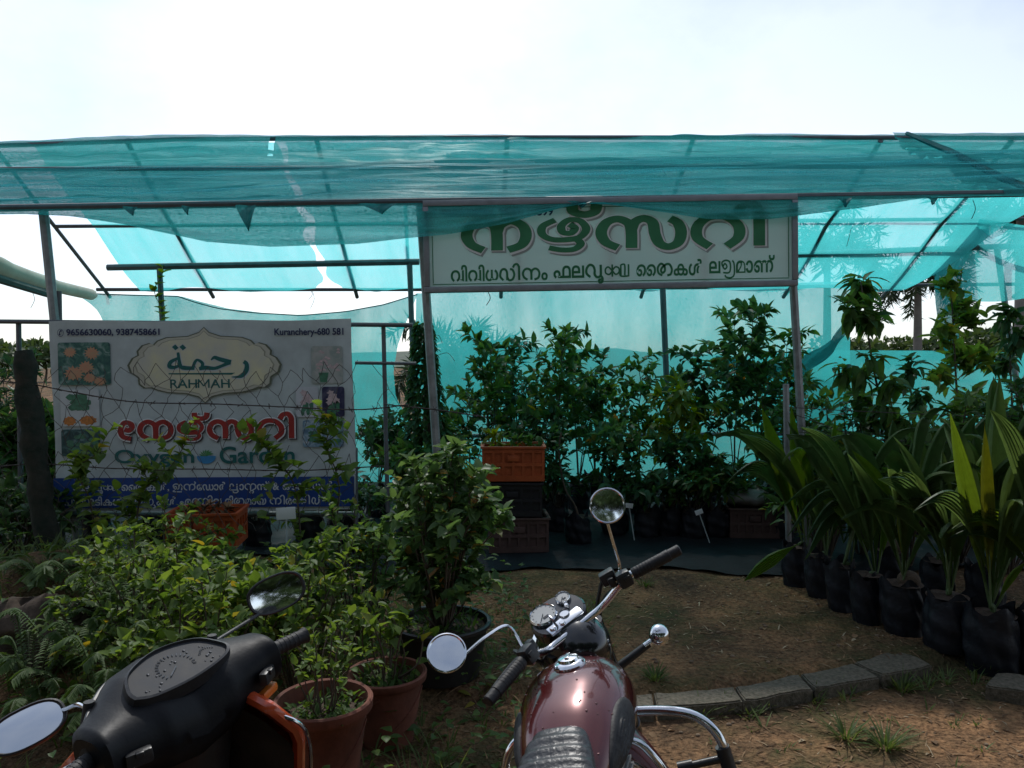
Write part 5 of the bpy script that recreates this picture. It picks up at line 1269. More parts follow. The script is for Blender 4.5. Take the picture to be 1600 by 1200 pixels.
# ferny weeds on the earth mound
FW = [(150, 4.25, 850, 'ferny weed with feathery leaves on the mound below the banner corner'), (205, 4.0, 870, 'ferny weed on the right slope of the earth mound'), (120, 3.7, 930, 'low ferny weed at the foot of the mound'), (250, 4.7, 850, 'upright ferny weed under the blue band of the banner'), (60, 4.5, 880, 'ferny weed beside the foot of the leaning timber post'), (40, 3.6, 960, 'ferny weed in front of the brown rock at the left edge'), (175, 3.3, 960, 'ferny weed left of the scooter instrument panel')]
for i, (px, d, ty, lab) in enumerate(FW):
    x = (px-800)/FPX*d; z0 = gz(x, d); h_ = max(.2, P(px, ty, d).z-z0); r = random.Random(90+i); t = thing('fern_weed', lab, 'weed', (x, d, z0)); st = MB(); lb = Leaves()
    for k in range(16):
        az = k*2.4+r.random(); rad = r.uniform(.06, .30); tip = Vector((rad*math.cos(az), rad*math.sin(az), h_*r.uniform(.4, 1.05))); m = tip*.55+Vector((0, 0, .05)); pts = spline([Vector((0, 0, 0)), m, tip, tip+Vector((math.cos(az)*.08, math.sin(az)*.08, -.02))], 7)
        st.tube(pts, .0022, 3, cap=False)
        for j in range(5, len(pts)-1):
            dv = (pts[j+1]-pts[j]).normalized(); sd = dv.cross(Vector((0, 0, 1))).normalized()
            for s_ in (1, -1):
                for q in range(2): lb.add(pts[j].lerp(pts[j+1], q/2), (sd*s_+dv*.5+Vector((0, 0, -.1))).normalized(), (0, 0, 1), r.uniform(.035, .06), .013)
    st.build('stem', M_gstem, t, angle=180); lb.build('foliage', L_fern, t, T_OVAL3)

# ------------------------------------------------------------------ timber post, barbed wire fence
fe = thing('wire_fence', 'sagging rusty wire mesh with barbed strands in front of the white banner', 'fence', (-2.5, 5.3, 0)); FE = (-2.5, 5.3, 0)
tpst = MB(); a = P(36, 548, 5.3); c = P(78, 905, 5.3); c.z = gz(c.x, 5.3)-.1
n = 14; tpst.tube([a.lerp(c, k/n) + Vector((.008*math.sin(k*1.7), 0, 0)) for k in range(n+1)], [.075-.02*(k == 0) + .009*math.sin(k*2.3) for k in range(n+1)], 20)
tpst.v = [(x+.012*fb(x*9, z*3, 1)+.006*fb(x*30, z*8, y*30), y+.012*fb(y*9, z*3, 7), z) for x, y, z in tpst.v]
o = tpst.build('timber_post', pmat('old_timber', (.045, .042, .034), .95, 0, .5, 9, 1.0, 26, dirt=(.014, .030, .022), spec=.15), loc=(c.x, 5.3, c.z)); tag(o, 'thick dark timber fence post leaning at the left edge', 'post')
b = MB()
def strand(pts, d): return spline([P(x, y, d) for x, y in pts], 8)
STR = [[(-60, 590), (45, 600), (110, 612), (210, 628), (330, 631), (450, 636), (560, 640), (640, 632)], [(-60, 735), (55, 725), (180, 732), (320, 733), (470, 735), (600, 728)], [(600, 632), (680, 640), (760, 652)]]
for pts in STR:
    q = strand(pts, 5.3); b.tube(q, .0042, 4); b.tube([v+Vector((0, .004*math.cos(i*1.9), .004*math.sin(i*1.9))) for i, v in enumerate(q)], .0022, 4)
    for k in range(2, len(q)-1, 3):
        for s_ in range(3): e = rvec(rng, .022); b.tube([q[k]-e, q[k]+e], .0022, 3)
b.build('barbed_strand', M_wire, fe, loc=FE)
b = MB(); r = random.Random(12); cw, chh = 26, 21; node = {}
for j in range(13):
    for i in range(26):
        x = -40+cw*i+(cw/2 if j % 2 else 0); y = 572+chh*j
        node[(i, j)] = P(x+r.uniform(-7, 7), y+r.uniform(-6, 6)+6*math.sin(x*.02), 5.3+r.uniform(-.03, .03))
for (i, j), pnt in node.items():
    if j % 2 == 0:   # short vertical twist
        u_ = node.get((i, j+1))
    for (di, dj) in (((0, 1), (-1 if j % 2 == 0 else 1, 1))):
        if r.random() < .30: continue
        e = node.get((i+di, j+dj))
        if e is not None:
            m = pnt.lerp(e, .5)+rvec(r, .012); b.tube([pnt, m, e], .0023, 3, cap=False)
b.build('wire_mesh', M_wire, fe, loc=FE)
fr2 = thing('wire_fence', 'barbed wire strands strung behind the coconut seedlings at the right', 'fence', (3.0, 6.0, 0)); b = MB()
for pts in ([(1225, 636), (1330, 642), (1420, 646), (1520, 650), (1680, 650)], [(1225, 672), (1330, 684), (1440, 690), (1600, 694)], [(1225, 642), (1300, 668), (1390, 700), (1480, 735)]):
    q = strand(pts, 6.0); b.tube(q, .003, 4)
    for k in range(2, len(q)-1, 3):
        for s_ in range(2): e = rvec(rng, .022); b.tube([q[k]-e, q[k]+e], .0022, 3)
b.build('barbed_strand', M_wire, fr2, loc=(3, 6, 0))
b = MB(); q0, q1 = P(1228, 600, 6.0), P(1236, 640, 6.0); q1.z = 0; b.tube([q0, q1], .025, 8); b.tube([P(1668, 600, 6.0), Vector((P(1668, 600, 6.0).x, 6.0, 0))], .025, 8); b.build('post', M_pipeg, fr2, loc=(3, 6, 0))

# ------------------------------------------------------------------ crates
def crate(name, label, loc, m, rz=0, sx=.54, sy=.36, sz_=.29):
    t = thing(name, label, 'crate', loc, rz); b = MB(); th_ = .012
    for sgn in (1, -1):
        for (L_, ax) in ((sx, 0), (sy, 1)):
            def at(u, z0_, z1_, w_):
                c = (u, sgn*(sy/2-th_/2), (z0_+z1_)/2) if ax == 0 else (sgn*(sx/2-th_/2), u, (z0_+z1_)/2); s_ = (w_, th_, z1_-z0_) if ax == 0 else (th_, w_, z1_-z0_); b.box(c, s_)
            LL = L_-(2*th_+.002 if ax else 0)
            at(0, .0, .05, LL); at(0, sz_*.43, sz_*.53, LL); at(0, sz_-.055, sz_, LL)
            nslot = 6 if ax == 0 else 4
            for k in range(nslot+1):
                u = -LL/2+.012+(LL-.024)*k/nslot
                for z0_, z1_ in ((.05, sz_*.43), (sz_*.53, sz_-.055)): at(u, z0_, z1_, .022)
            # thin inner skin, so slots read as recesses
            c = (0, sgn*(sy/2-th_-.004), sz_/2) if ax == 0 else (sgn*(sx/2-th_-.004), 0, sz_/2); b.box(c, (LL-.05, .003, sz_-.02) if ax == 0 else (.003, LL-.05, sz_-.02))
    b.box((0, 0, .008), (sx-.03, sy-.03, .010)); b.build('shell', m, t, smooth=False)
    b = MB()
    for sgn in (1, -1):
        b.box((0, sgn*(sy/2+.006), sz_-.008), (sx+.025, .016, .020), bev=.003); b.box((sgn*(sx/2+.006), 0, sz_-.008), (.016, sy-.005, .020), bev=.003)
    b.build('rim', m, t)
    for sgn in (1, -1): b = MB(); b.box((0, sgn*(sy/2+.003), sz_*.66), (.10, .010, .05), bev=.003); b.build('grip_plate', m, t)
    return t
C_or = pmat('orange_crate', (.42, .085, .02), .5, 0, .25, 7, .1, 40); C_bk = pmat('black_crate', (.012, .012, .014), .6, 0, .3, 8); C_br = pmat('brown_crate', (.095, .055, .045), .65, 0, .35, 8, .1, 40)
cx = P(805, 800, 6.72).x
crate('crate', 'dusty brown slatted crate at the bottom of the stack', (cx+.02, 6.78, .02), C_br, R(4), .52, .38, .30)
crate('crate', 'black crate in the middle of the stack, under the orange one', (cx-.02, 6.78, .335), C_bk, R(-2), .52, .38, .29)
crate('crate', 'orange crate on top of the stack in front of the saplings', (cx-.02, 6.78, .64), C_or, R(1), .54, .38, .30)
crate('crate', 'orange crate half hidden on the ground under the banner', (P(325, 830, 5.75).x, 5.75, gz(P(325, 830, 5.75).x, 5.75)+.14), C_or, R(6), .50, .36, .26)
crate('crate', 'dark red crate under a pale sack at the back right', (P(1172, 830, 7.3).x, 7.3, .02), C_br, R(-3), .46, .36, .28)
b = MB(); sk = P(1172, 800, 7.3); b.ell((0, 0, .07), (.24, .17, .085), 24, 12)
b.v = [(x+.015*fb(x*14, y*14, 1), y+.015*fb(x*14, y*14, 5), max(.006, z+.03*fb(x*11, y*11, z*9))) for x, y, z in b.v]
o = b.build('sack', pmat('sack_cloth', (.26, .25, .22), .85, 0, .35, 8, .5, 50), angle=180); o.location = (sk.x, 7.3, .302); tag(o, 'pale crumpled sack lying on the dark red crate', 'sack')
# seedlings standing in the top crate
for k, (dx, lab) in enumerate(((-.16, 'yellow green seedling at the left end of the top orange crate'), (.02, 'small seedling in the middle of the top orange crate'), (.17, 'small seedling at the right end of the top orange crate'))):
    t = thing('seedling', lab, 'plant', (cx-.02+dx, 6.80, .66)); st = MB(); lb = Leaves(); r = random.Random(130+k)
    woody(st, lb, r, .36 if k == 0 else .32, .10, 5, .13 if k == 0 else .08, .05, .5, 3, (0, 0), .005); st.build('stem', M_gstem, t, angle=180); lb.build('foliage', L_yel if k == 0 else L_mid, t, T_OVATE)
for k in range(4):
    t = thing('seedling', 'reddish brown seedling sprouting from the orange crate under the banner', 'plant', (P(300+18*k, 830, 5.75).x, 5.75, gz(-2.2, 5.75)+.16), 0, 'seedlings in the low orange crate'); st = MB(); lb = Leaves(); r = random.Random(140+k)
    woody(st, lb, r, .26, .09, 4, .07, .035, .4, 3, (0, 0), .004); st.build('stem', M_gstem, t, angle=180); lb.build('foliage', L_dry, t, T_OVATE)

# ------------------------------------------------------------------ saplings in bags along the back
SAP = [ # px, depth, top y, branch spread, n branches, leaf L, leaf W, material, droop, label
 (772, 8.3, 512, .34, 13, .105, .052, 'm', .1, 'first sapling from the left behind the crate stack, with loose airy crown'),
 (815, 8.9, 520, .38, 14, .11, .05, 'd', .1, 'tall dark sapling just right of the crate stack'),
 (868, 8.0, 512, .42, 18, .11, .055, 'm', .1, 'broad crowned sapling centred between the crate stack and the rear pole'),
 (905, 8.6, 500, .36, 14, .105, .05, 'd', .15, 'tallest dark sapling of the middle cluster, with an upright tip'),
 (1000, 8.4, 545, .34, 14, .10, .05, 'd', .1, 'dark sapling left of the rear pole'),
 (1058, 7.8, 598, .30, 12, .13, .05, 'y', .3, 'sapling with bright yellow new leaves beside the rear pole'),
 (1100, 8.3, 530, .36, 14, .11, .058, 'd', .2, 'round leaved dark sapling right of the rear pole'),
 (1150, 8.8, 478, .38, 15, .12, .062, 'd', .1, 'tall glossy sapling below the right half of the signboard'),
 (1188, 8.2, 452, .34, 15, .115, .062, 'd', .1, 'tallest sapling, its tip just under the signboard edge'),
 (1225, 8.9, 500, .36, 14, .11, .055, 'd', .1, 'sapling standing behind the right signboard post'),
 (735, 8.8, 600, .34, 12, .09, .045, 'd', .1, 'low dark sapling behind the left signboard post'),
 (850, 7.6, 640, .36, 14, .10, .05, 'd', .2, 'short bushy sapling right beside the crate stack'),
 (965, 7.5, 660, .34, 14, .09, .045, 'd', .2, 'short bushy dark sapling below the middle cluster'),
 (790, 9.4, 560, .36, 14, .11, .05, 'd', .1, 'sapling in the back row just right of the vine column, against the net'),
 (930, 9.3, 590, .40, 15, .11, .05, 'd', .1, 'back row sapling behind the middle cluster, against the net'),
 (1080, 7.4, 690, .34, 14, .10, .05, 'd', .2, 'knee high bushy sapling below the yellow leaved one'),
 (590, 8.2, 650, .40, 16, .09, .05, 'd', .1, 'dark bush just right of the banner'),
 (640, 7.4, 700, .36, 14, .10, .06, 'm', .1, 'low bush under the cone shaped vine'),
 (700, 7.8, 655, .30, 12, .11, .05, 'm', .1, 'leafy plant between the vine column and the crate stack')]
for i, (px, d, ty, sp, nb_, L_, W_, mk, dr, lab) in enumerate(SAP):
    x = (px-800)/FPX*d; h_ = P(px, ty, d).z-.03; bh_ = .30; r = random.Random(200+i)
    t = thing('potted_sapling', lab, 'sapling', (x, d, .02)); bagmesh(.12, bh_, 200+i).build('grow_bag', M_bag, t, angle=60); soil(.108, bh_*.9, i).build('soil', M_soil, t)
    st = MB(); lb = Leaves(); H = h_-bh_*.9
    shift(lambda a, c, q: woody(a, c, q, H*.93, sp*1.3, nb_, L_*1.25, W_*1.35, .42, 13, (q.uniform(-.15, .15), q.uniform(-.1, .1)), .013, dr, .7, 0, .55), bh_*.88)(st, lb, r)
    for _ in range(2):
        shift(lambda a, c, q: woody(a, c, q, H*q.uniform(.55, .9), sp*1.0, 7, L_*1.2, W_*1.3, .42, 10, (q.uniform(-.3, .3), q.uniform(-.2, .2)), .009, dr, .7, 0, .6), bh_*.88)(st, lb, r)
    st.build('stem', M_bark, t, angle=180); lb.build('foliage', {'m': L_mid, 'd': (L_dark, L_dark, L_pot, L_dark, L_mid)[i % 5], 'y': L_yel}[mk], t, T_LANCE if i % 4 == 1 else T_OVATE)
# bags of low plants in front of them
LOW = [(905, 7.0, 'black grow bag with a bare bent stem, right of the crate stack'), (1010, 7.25, 'low potted plant behind the round motorcycle mirror, with a white tag'), (1045, 7.3, 'low potted plant right of the white tag'), (1085, 7.2, 'low potted fern left of the second white tag'), (1120, 7.25, 'low potted fern with large drooping fronds'), (1150, 7.6, 'low potted plant beside the dark red crate'), (960, 7.35, 'low dark potted plant right of the bare bent stem'), (1225, 7.2, 'low potted plant at the foot of the right signboard post'), (870, 7.5, 'low dark potted plant behind the crate stack'), (560, 6.6, 'low dark potted plant below the right end of the banner'), (480, 6.7, 'low dark potted plant under the banner beside the white stake label'), (240, 6.7, 'low dark potted plant under the banner left of the orange crate'), (150, 6.5, 'low dark potted plant under the left part of the banner'), (400, 6.5, 'low dark potted plant under the banner right of the orange crate'), (530, 6.9, 'low dark potted plant under the right corner of the banner'), (330, 7.1, 'low dark potted plant behind the orange crate under the banner')]
for i, (px, d, lab) in enumerate(LOW):
    x = (px-800)/FPX*d; r = random.Random(300+i); bh_ = .26; t = thing('potted_plant', lab, 'potted plant', (x, d, .02 if px > 600 else gz(x, d))); bagmesh(.115, bh_, 320+i).build('grow_bag', M_bag, t, angle=60); soil(.10, bh_*.9, i).build('soil', M_soil, t)
    st = MB(); lb = Leaves()
    if i == 0:
        st.tube(spline([(0, 0, .22), (-.04, 0, .34), (-.13, .02, .50), (-.18, .04, .80), (-.16, .05, 1.0)], 6), [.012]*6+[.009]*19, 6)
        for k in range(40): leaf_on(lb, r, Vector((-.16, .05, r.uniform(.6, 1.05)))+rvec(r, .08), Vector((0, 0, 1)), .09, .04)
    else: shift(lambda a, c, q: bushy(a, c, q, .40, .27, 15, .12, .055, 9, .6, .004, 1), bh_*.85)(st, lb, r)
    st.build('stem', M_bark, t, angle=180); lb.build('foliage', L_dark if i not in (3, 4) else L_mid, t, T_LANCE)
# cone of climbing leaves on a pole
d = 7.5; x = (668-800)/FPX*d; h_ = P(660, 512, d).z; r = random.Random(400); t = thing('vine_column', 'cone shaped column of dark climbing leaves left of the left signboard post', 'climbing plant', (x, d, 0)); st = MB(); lb = Leaves(); st.tube([(0, 0, 0), (0, 0, h_)], .04, 8)
for k in range(1500):
    v = r.random()**.8; rr = lerp(.30, .05, v)*r.uniform(.75, 1.08); a = r.uniform(0, 6.283); pnt = Vector((rr*math.cos(a)-.04*v, rr*math.sin(a), .15+(h_-.1)*v)); dv = Vector((math.cos(a), math.sin(a), -.55))+rvec(r, .4); lb.add(pnt, dv.normalized(), (Vector((math.cos(a), math.sin(a), .5))+rvec(r, .3)).normalized(), r.uniform(.05, .10), r.uniform(.035, .06))
for k in range(9):
    a = r.uniform(0, 6.283); z = r.uniform(.4, h_); st.tube(spline([(.05*math.cos(a), .05*math.sin(a), z), (.26*math.cos(a), .26*math.sin(a), z+.05), (.36*math.cos(a), .36*math.sin(a), z-.03)], 4), .003, 3)
st.build('pole', M_bark, t, angle=180); lb.build('foliage', L_dark, t, T_OVATE)
# twining vine on the rear left post
t = thing('post_vine', 'thin yellow green vine climbing the rear pole above the banner', 'climbing plant', (P(252, 520, 9.55).x, 9.55, 2.0)); st = MB(); lb = Leaves(); r = random.Random(9); q = [Vector((.05*math.cos(k*.9), -.05+.05*math.sin(k*.9), -.3+.075*k)) for k in range(16)]; st.tube(q, .006, 4)
for pnt in q[4:]:
    for _ in range(3): leaf_on(lb, r, pnt, Vector((0, 0, 1)), .11, .07)
st.build('stem', M_gstem, t, angle=180); lb.build('foliage', L_yel, t, T_OVATE)
# leafy plants at the far left edge behind the timber post
for i, (px, d, ty, lab) in enumerate(((10, 7.2, 560, 'dark leafy bush at the far left edge behind the timber post'), (45, 6.8, 660, 'plant with broad green leaves between the timber post and the banner'), (-40, 6.6, 650, 'bush at the left picture edge beyond the timber post'), (20, 5.9, 760, 'low leafy plant behind the foot of the timber post'))):
    x = (px-800)/FPX*d; z0 = gz(x, d); h_ = P(px, ty, d).z-z0; t = thing('bush', lab, 'bush', (x, d, z0)); st = MB(); lb = Leaves(); bushy(st, lb, random.Random(410+i), h_, .5 if i != 1 else .3, 24, .12 if i != 1 else .22, .06 if i != 1 else .09, 14, .5, .01, 3); st.build('stem', M_bark, t, angle=180); lb.build('foliage', L_dark if i != 1 else L_mid, t, T_OVATE)

# ------------------------------------------------------------------ right side: coconut seedlings in bags, young trees behind
def coco_leaf(b, base, tip, wid, sag=.1, side=None, split=0.0):
    """one pleated seedling frond, base -> tip"""
    base, tip = Vector(base), Vector(tip); ax = tip-base; Ln = ax.length; up = Vector((0, 0, 1)); v = ax.normalized()
    sd = side if side is not None else v.cross(Vector((.15, -1, .25))).normalized(); sd = (sd - v*sd.dot(v)).normalized(); nr = sd.cross(v).normalized()
    n, m = 18, 12; vs = []; fs = []
    for i in range(n+1):
        t = i/n; wd = wid*.5*max(.02, interp([(0, .06), (.16, .16), (.34, .70), (.52, 1), (.72, .82), (.88, .42), (1, .02)], t)); c = base+ax*t + up*(sag*Ln*math.sin(math.pi*t)*.8) - up*(sag*Ln*.4*t*t)
        for j in range(m+1):
            q = (j/m-.5)*2; pl = (.013 if j % 2 else -.013)*min(1, wd*16); end = split*max(0, t-.7)*abs(q)*Ln*.6
            vs.append(c + sd*(q*wd) + nr*(pl + .22*wd*abs(q)) - v*end*.6)
    W_ = m+1
    for i in range(n):
        for j in range(m): fs.append((i*W_+j, i*W_+j+1, (i+1)*W_+j+1, (i+1)*W_+j))
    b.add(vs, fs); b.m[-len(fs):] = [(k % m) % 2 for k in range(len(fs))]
BAGS = [ # px centre, bottom y, half width px, height, leaves [(base px,base y,tip px,tip y,width m,mat,sag)], label
 (1248, 919, .085, .32, [(1255, 852, 1188, 628, .20, 'l', .02), (1258, 850, 1236, 632, .15, 'l', .02), (1262, 850, 1282, 660, .12, 'm', .02)], 'coconut seedling with tall lime fronds, farthest left of the bag row'),
 (1285, 937, .095, .32, [(1290, 868, 1262, 640, .14, 'm', .02), (1290, 868, 1330, 700, .15, 'm', .05), (1292, 868, 1305, 650, .12, 'l', .02)], 'coconut seedling with narrow upright fronds, second in the bag row'),
 (1322, 958, .09, .33, [(1348, 786, 1219, 798, .10, 'm', .10), (1345, 790, 1249, 850, .13, 'm', .08), (1251, 848, 1160, 908, .12, 'l', .04), (1330, 885, 1345, 740, .10, 'm', .02)], 'coconut seedling whose two dark fronds reach left over the path'),
 (1362, 980, .095, .345, [(1368, 900, 1345, 700, .14, 'm', .02), (1370, 900, 1400, 745, .10, 'l', .02), (1366, 900, 1305, 720, .12, 'm', .04)], 'coconut seedling with a blue green upright frond in the middle of the bag row'),
 (1418, 998, .125, .34, [(1412, 905, 1362, 692, .16, 'm', .03), (1414, 905, 1404, 744, .09, 'y', .02), (1412, 800, 1510, 742, .19, 'm', .10), (1410, 800, 1330, 700, .10, 'l', .05), (1412, 905, 1440, 790, .08, 'm', .06)], 'coconut seedling with a short yellow tip, beside the end of the kerb'),
 (1487, 1023, .13, .34, [(1484, 925, 1432, 665, .13, 'm', .04), (1484, 925, 1462, 715, .10, 'm', .02), (1486, 925, 1530, 735, .14, 'm', .05), (1486, 860, 1405, 758, .19, 'm', .08)], 'coconut seedling with thin stalk, second from the right in the bag row'),
 (1560, 1044, .13, .36, [(1546, 945, 1486, 650, .17, 'l', .02), (1548, 945, 1538, 655, .12, 'y', .02), (1550, 945, 1612, 590, .24, 'm', .03), (1550, 945, 1650, 690, .20, 'm', .06), (1548, 945, 1510, 780, .08, 'm', .02), (1555, 950, 1604, 872, .07, 'l', .12)], 'coconut seedling with big lime and yellow fronds, nearest at the right edge'),
 (1640, 1050, .13, .36, [(1640, 950, 1545, 690, .14, 'm', .04), (1640, 950, 1600, 600, .24, 'm', .04), (1640, 950, 1700, 680, .2, 'm', .05)], 'coconut seedling cut by the right picture edge'),
 (1395, 930, .10, .33, [(1395, 850, 1420, 640, .16, 'm', .04), (1395, 850, 1465, 690, .16, 'm', .06), (1395, 850, 1370, 680, .12, 'm', .03)], 'coconut seedling in the second row behind the kerb end'),
 (1470, 950, .11, .33, [(1470, 860, 1560, 640, .20, 'm', .04), (1470, 860, 1440, 640, .16, 'm', .04), (1470, 860, 1500, 690, .14, 'm', .03)], 'coconut seedling in the second row behind the thin stalk'),
 (1550, 965, .11, .33, [(1550, 870, 1600, 560, .22, 'm', .04), (1550, 870, 1500, 640, .18, 'm', .05), (1550, 870, 1660, 640, .2, 'm', .06)], 'coconut seedling in the second row at the right edge')]
for i, (px, by, rad, bh_, lv, lab) in enumerate(BAGS):
    g_ = G(px, by, 0); d = g_.y+rad; x = (px-800)/FPX*d; z0 = min(gz(x, d), .02); t = thing('coconut_seedling', lab, 'seedling', (x, d, z0)); o_ = Vector((x, d, z0))
    bagmesh(rad*.96*random.Random(i).uniform(.92, 1.1), bh_*random.Random(i+40).uniform(.9, 1.03), 500+i).build('grow_bag', M_bag, t, angle=60); soil(rad*.9, bh_*.9, i).build('soil', M_soil, t)
    r = random.Random(520+i); bs = {'l': MB(), 'm': MB(), 'y': MB()}; st = MB()
    for k, (bx, by2, tx, ty, wd, mk, sag) in enumerate(lv):
        dd = d+r.uniform(-.04, .04); base = P(bx, by2, dd)-o_; tip = P(tx, ty, dd+r.uniform(-.18, .18))-o_
        sd_ = (tip-base).normalized().cross(Vector((.15, -1, .25))).normalized()*(tip-base).length
        sg_ = sag if mk != 'm' else sag+r.uniform(.05, .2)
        if mk == 'm':
            for e_, k_ in ((-.13, 1.0), (.13, r.uniform(.75, .95))): coco_leaf(bs['m'], base, base+(tip-base)*k_+sd_*e_+Vector((0, r.uniform(-.1, .1), 0)), wd*.58, sg_+r.uniform(-.04, .06), None, r.uniform(-.3, .5))
        else: coco_leaf(bs[mk], base, tip, wd*.72, sg_, None, r.uniform(-.3, .4))
        if not (i == 2 and k == 2):
            root = Vector((0, 0, bh_*.85)); st.tube(spline([root, root.lerp(base, .6)+Vector((0, 0, .03)), base, base.lerp(tip, .3)], 4), [.011]*4+[.009]*4+[.006]*4+[.003], 6)
    for k in range(6):
        a = r.uniform(1.6, 4.4) if k < 3 else r.uniform(0, 6.28); q_ = r.uniform(.32, .70); coco_leaf(bs['l' if k == 5 and i % 2 else 'm'], (0, 0, bh_+.12), (q_*math.cos(a), q_*math.sin(a)*.7, bh_+r.uniform(.40, 1.15)), r.uniform(.07, .125), r.uniform(.15, .4), None, r.uniform(-.3, .6))
    st.build('stem', M_gstem, t, angle=180)
    for mk, m_ in (('l', [L_cocol, L_cocol2]), ('m', [L_coco, L_coco2]), ('y', [L_cocoy, L_cocol2])):
        if bs[mk].v: bs[mk].build('frond', m_, t, smooth=False)
    if i not in (4, 8): continue
    b = MB(); b.ell((.03, 0, bh_*.9+.02), (.07, .06, .06), 12, 8); b.build('coconut', pmat('coconut_husk', (.10, .07, .045), .95, 0, .4, 20, .8, 40), t)
YT = [ # px path of stem, depth, leaf clusters [(px,py,n)], L, W, mat, label
 ([(1392, 870), (1385, 680), (1362, 560), (1345, 440)], 6.6, [(1345, 445, 26), (1325, 480, 18), (1370, 490, 18), (1310, 575, 16), (1330, 620, 18), (1400, 600, 16), (1380, 640, 14), (1355, 560, 8), (1420, 650, 14)], .21, .075, L_mid, 'young mango tree with drooping leaf tufts, right of the signboard post'),
 ([(1505, 900), (1500, 700), (1492, 560), (1485, 430)], 6.9, [(1483, 440, 16), (1500, 480, 22), (1470, 520, 22), (1530, 500, 20), (1545, 560, 24), (1500, 560, 24), (1460, 590, 20), (1530, 620, 24), (1490, 640, 20), (1560, 640, 18)], .16, .08, L_lime, 'young tree with upright yellow green leaves before the dark net drape'),
 ([(1590, 900), (1585, 700), (1580, 600), (1575, 480)], 7.2, [(1575, 490, 20), (1600, 530, 24), (1560, 560, 20), (1610, 600, 24), (1580, 650, 24), (1620, 680, 24)], .17, .08, L_dark, 'young dark tree at the right edge behind the coconut seedlings'),
 ([(1440, 880), (1430, 720), (1425, 640), (1420, 560)], 7.4, [(1420, 570, 18), (1440, 620, 20), (1400, 660, 20), (1460, 680, 22), (1430, 720, 22), (1380, 720, 20)], .16, .07, L_dark, 'dark bushy sapling between the two young trees'),
 ([(1300, 860), (1300, 740), (1295, 680), (1290, 620)], 7.6, [(1290, 630, 16), (1310, 680, 20), (1280, 700, 20), (1320, 740, 22), (1270, 760, 18)], .14, .06, L_mid, 'small leafy sapling behind the tall lime fronds')]
for i, (path, d, cl, L_, W_, m_, lab) in enumerate(YT):
    b0 = P(path[0][0], path[0][1], d); o_ = Vector((b0.x, d, .02)); t = thing('potted_sapling', lab, 'sapling', o_); r = random.Random(600+i); st = MB(); lb = Leaves()
    bagmesh(.13, .32, 620+i).build('grow_bag', M_bag, t, angle=60)
    soil(.117, .29, i).build('soil', M_soil, t)
    main = spline([Vector((0, 0, .28))]+[P(a, c, d)-o_ for a, c in path[1:]], 8); st.tube(main, [.016*(1-.7*k/(len(main)-1)) for k in range(len(main))], 6)
    for (cx_, cy_, n_) in cl:
        c = P(cx_, cy_, d+r.uniform(-.3, .3))-o_; k = min(range(len(main)), key=lambda j: (main[j]-c).length+max(0, main[j].z-c.z+.12)*2)
        br = spline([main[k], main[k].lerp(c, .5)+Vector((0, 0, .04)), c], 5); st.tube(br, [.006]*5+[.004]*5+[.002], 4, cap=False)
        for q in range(int(n_*2.0)):
            w_ = br[int(len(br)*(.45+.55*r.random()))-1]; dv = rvec(r)+Vector((0, 0, -.35 if i in (0, 2, 3) else .45)); lb.add(w_+rvec(r, .07), dv.normalized(), (Vector((0, 0, 1))+rvec(r, .5)).normalized(), L_*r.uniform(.6, 1.1), W_*r.uniform(.7, 1.1))
    st.build('stem', M_bark, t, angle=180); lb.build('foliage', m_, t, T_LANCE if i == 0 else T_OVATE)

BB = [(1290, 6.3, 690, .34, 'leafy bush behind the first two coconut seedlings at the foot of the signboard post'), (1350, 6.6, 650, .42, 'leafy bush under the young mango tree'), (1420, 6.2, 680, .40, 'leafy bush behind the middle of the coconut row'), (1500, 6.3, 640, .46, 'broad leafy bush behind the yellow tipped coconut frond'), (1580, 6.0, 620, .50, 'big leafy bush at the right edge behind the largest coconut seedling'), (1240, 7.4, 640, .36, 'dark bush behind the lime coconut fronds')]
for i, (px, d, ty, rad, lab) in enumerate(BB):
    x = (px-800)/FPX*d; h_ = P(px, ty, d).z; t = thing('bush', lab, 'bush', (x, d, .01)); st = MB(); lb = Leaves(); bushy(st, lb, random.Random(450+i), h_, rad, 22, .11 if i % 2 else .14, .055, 15, .5, .009, 3); st.build('stem', M_bark, t, angle=180); lb.build('foliage', (L_mid, L_dark, L_fern)[i % 3], t, T_LANCE if i % 2 else T_OVATE)

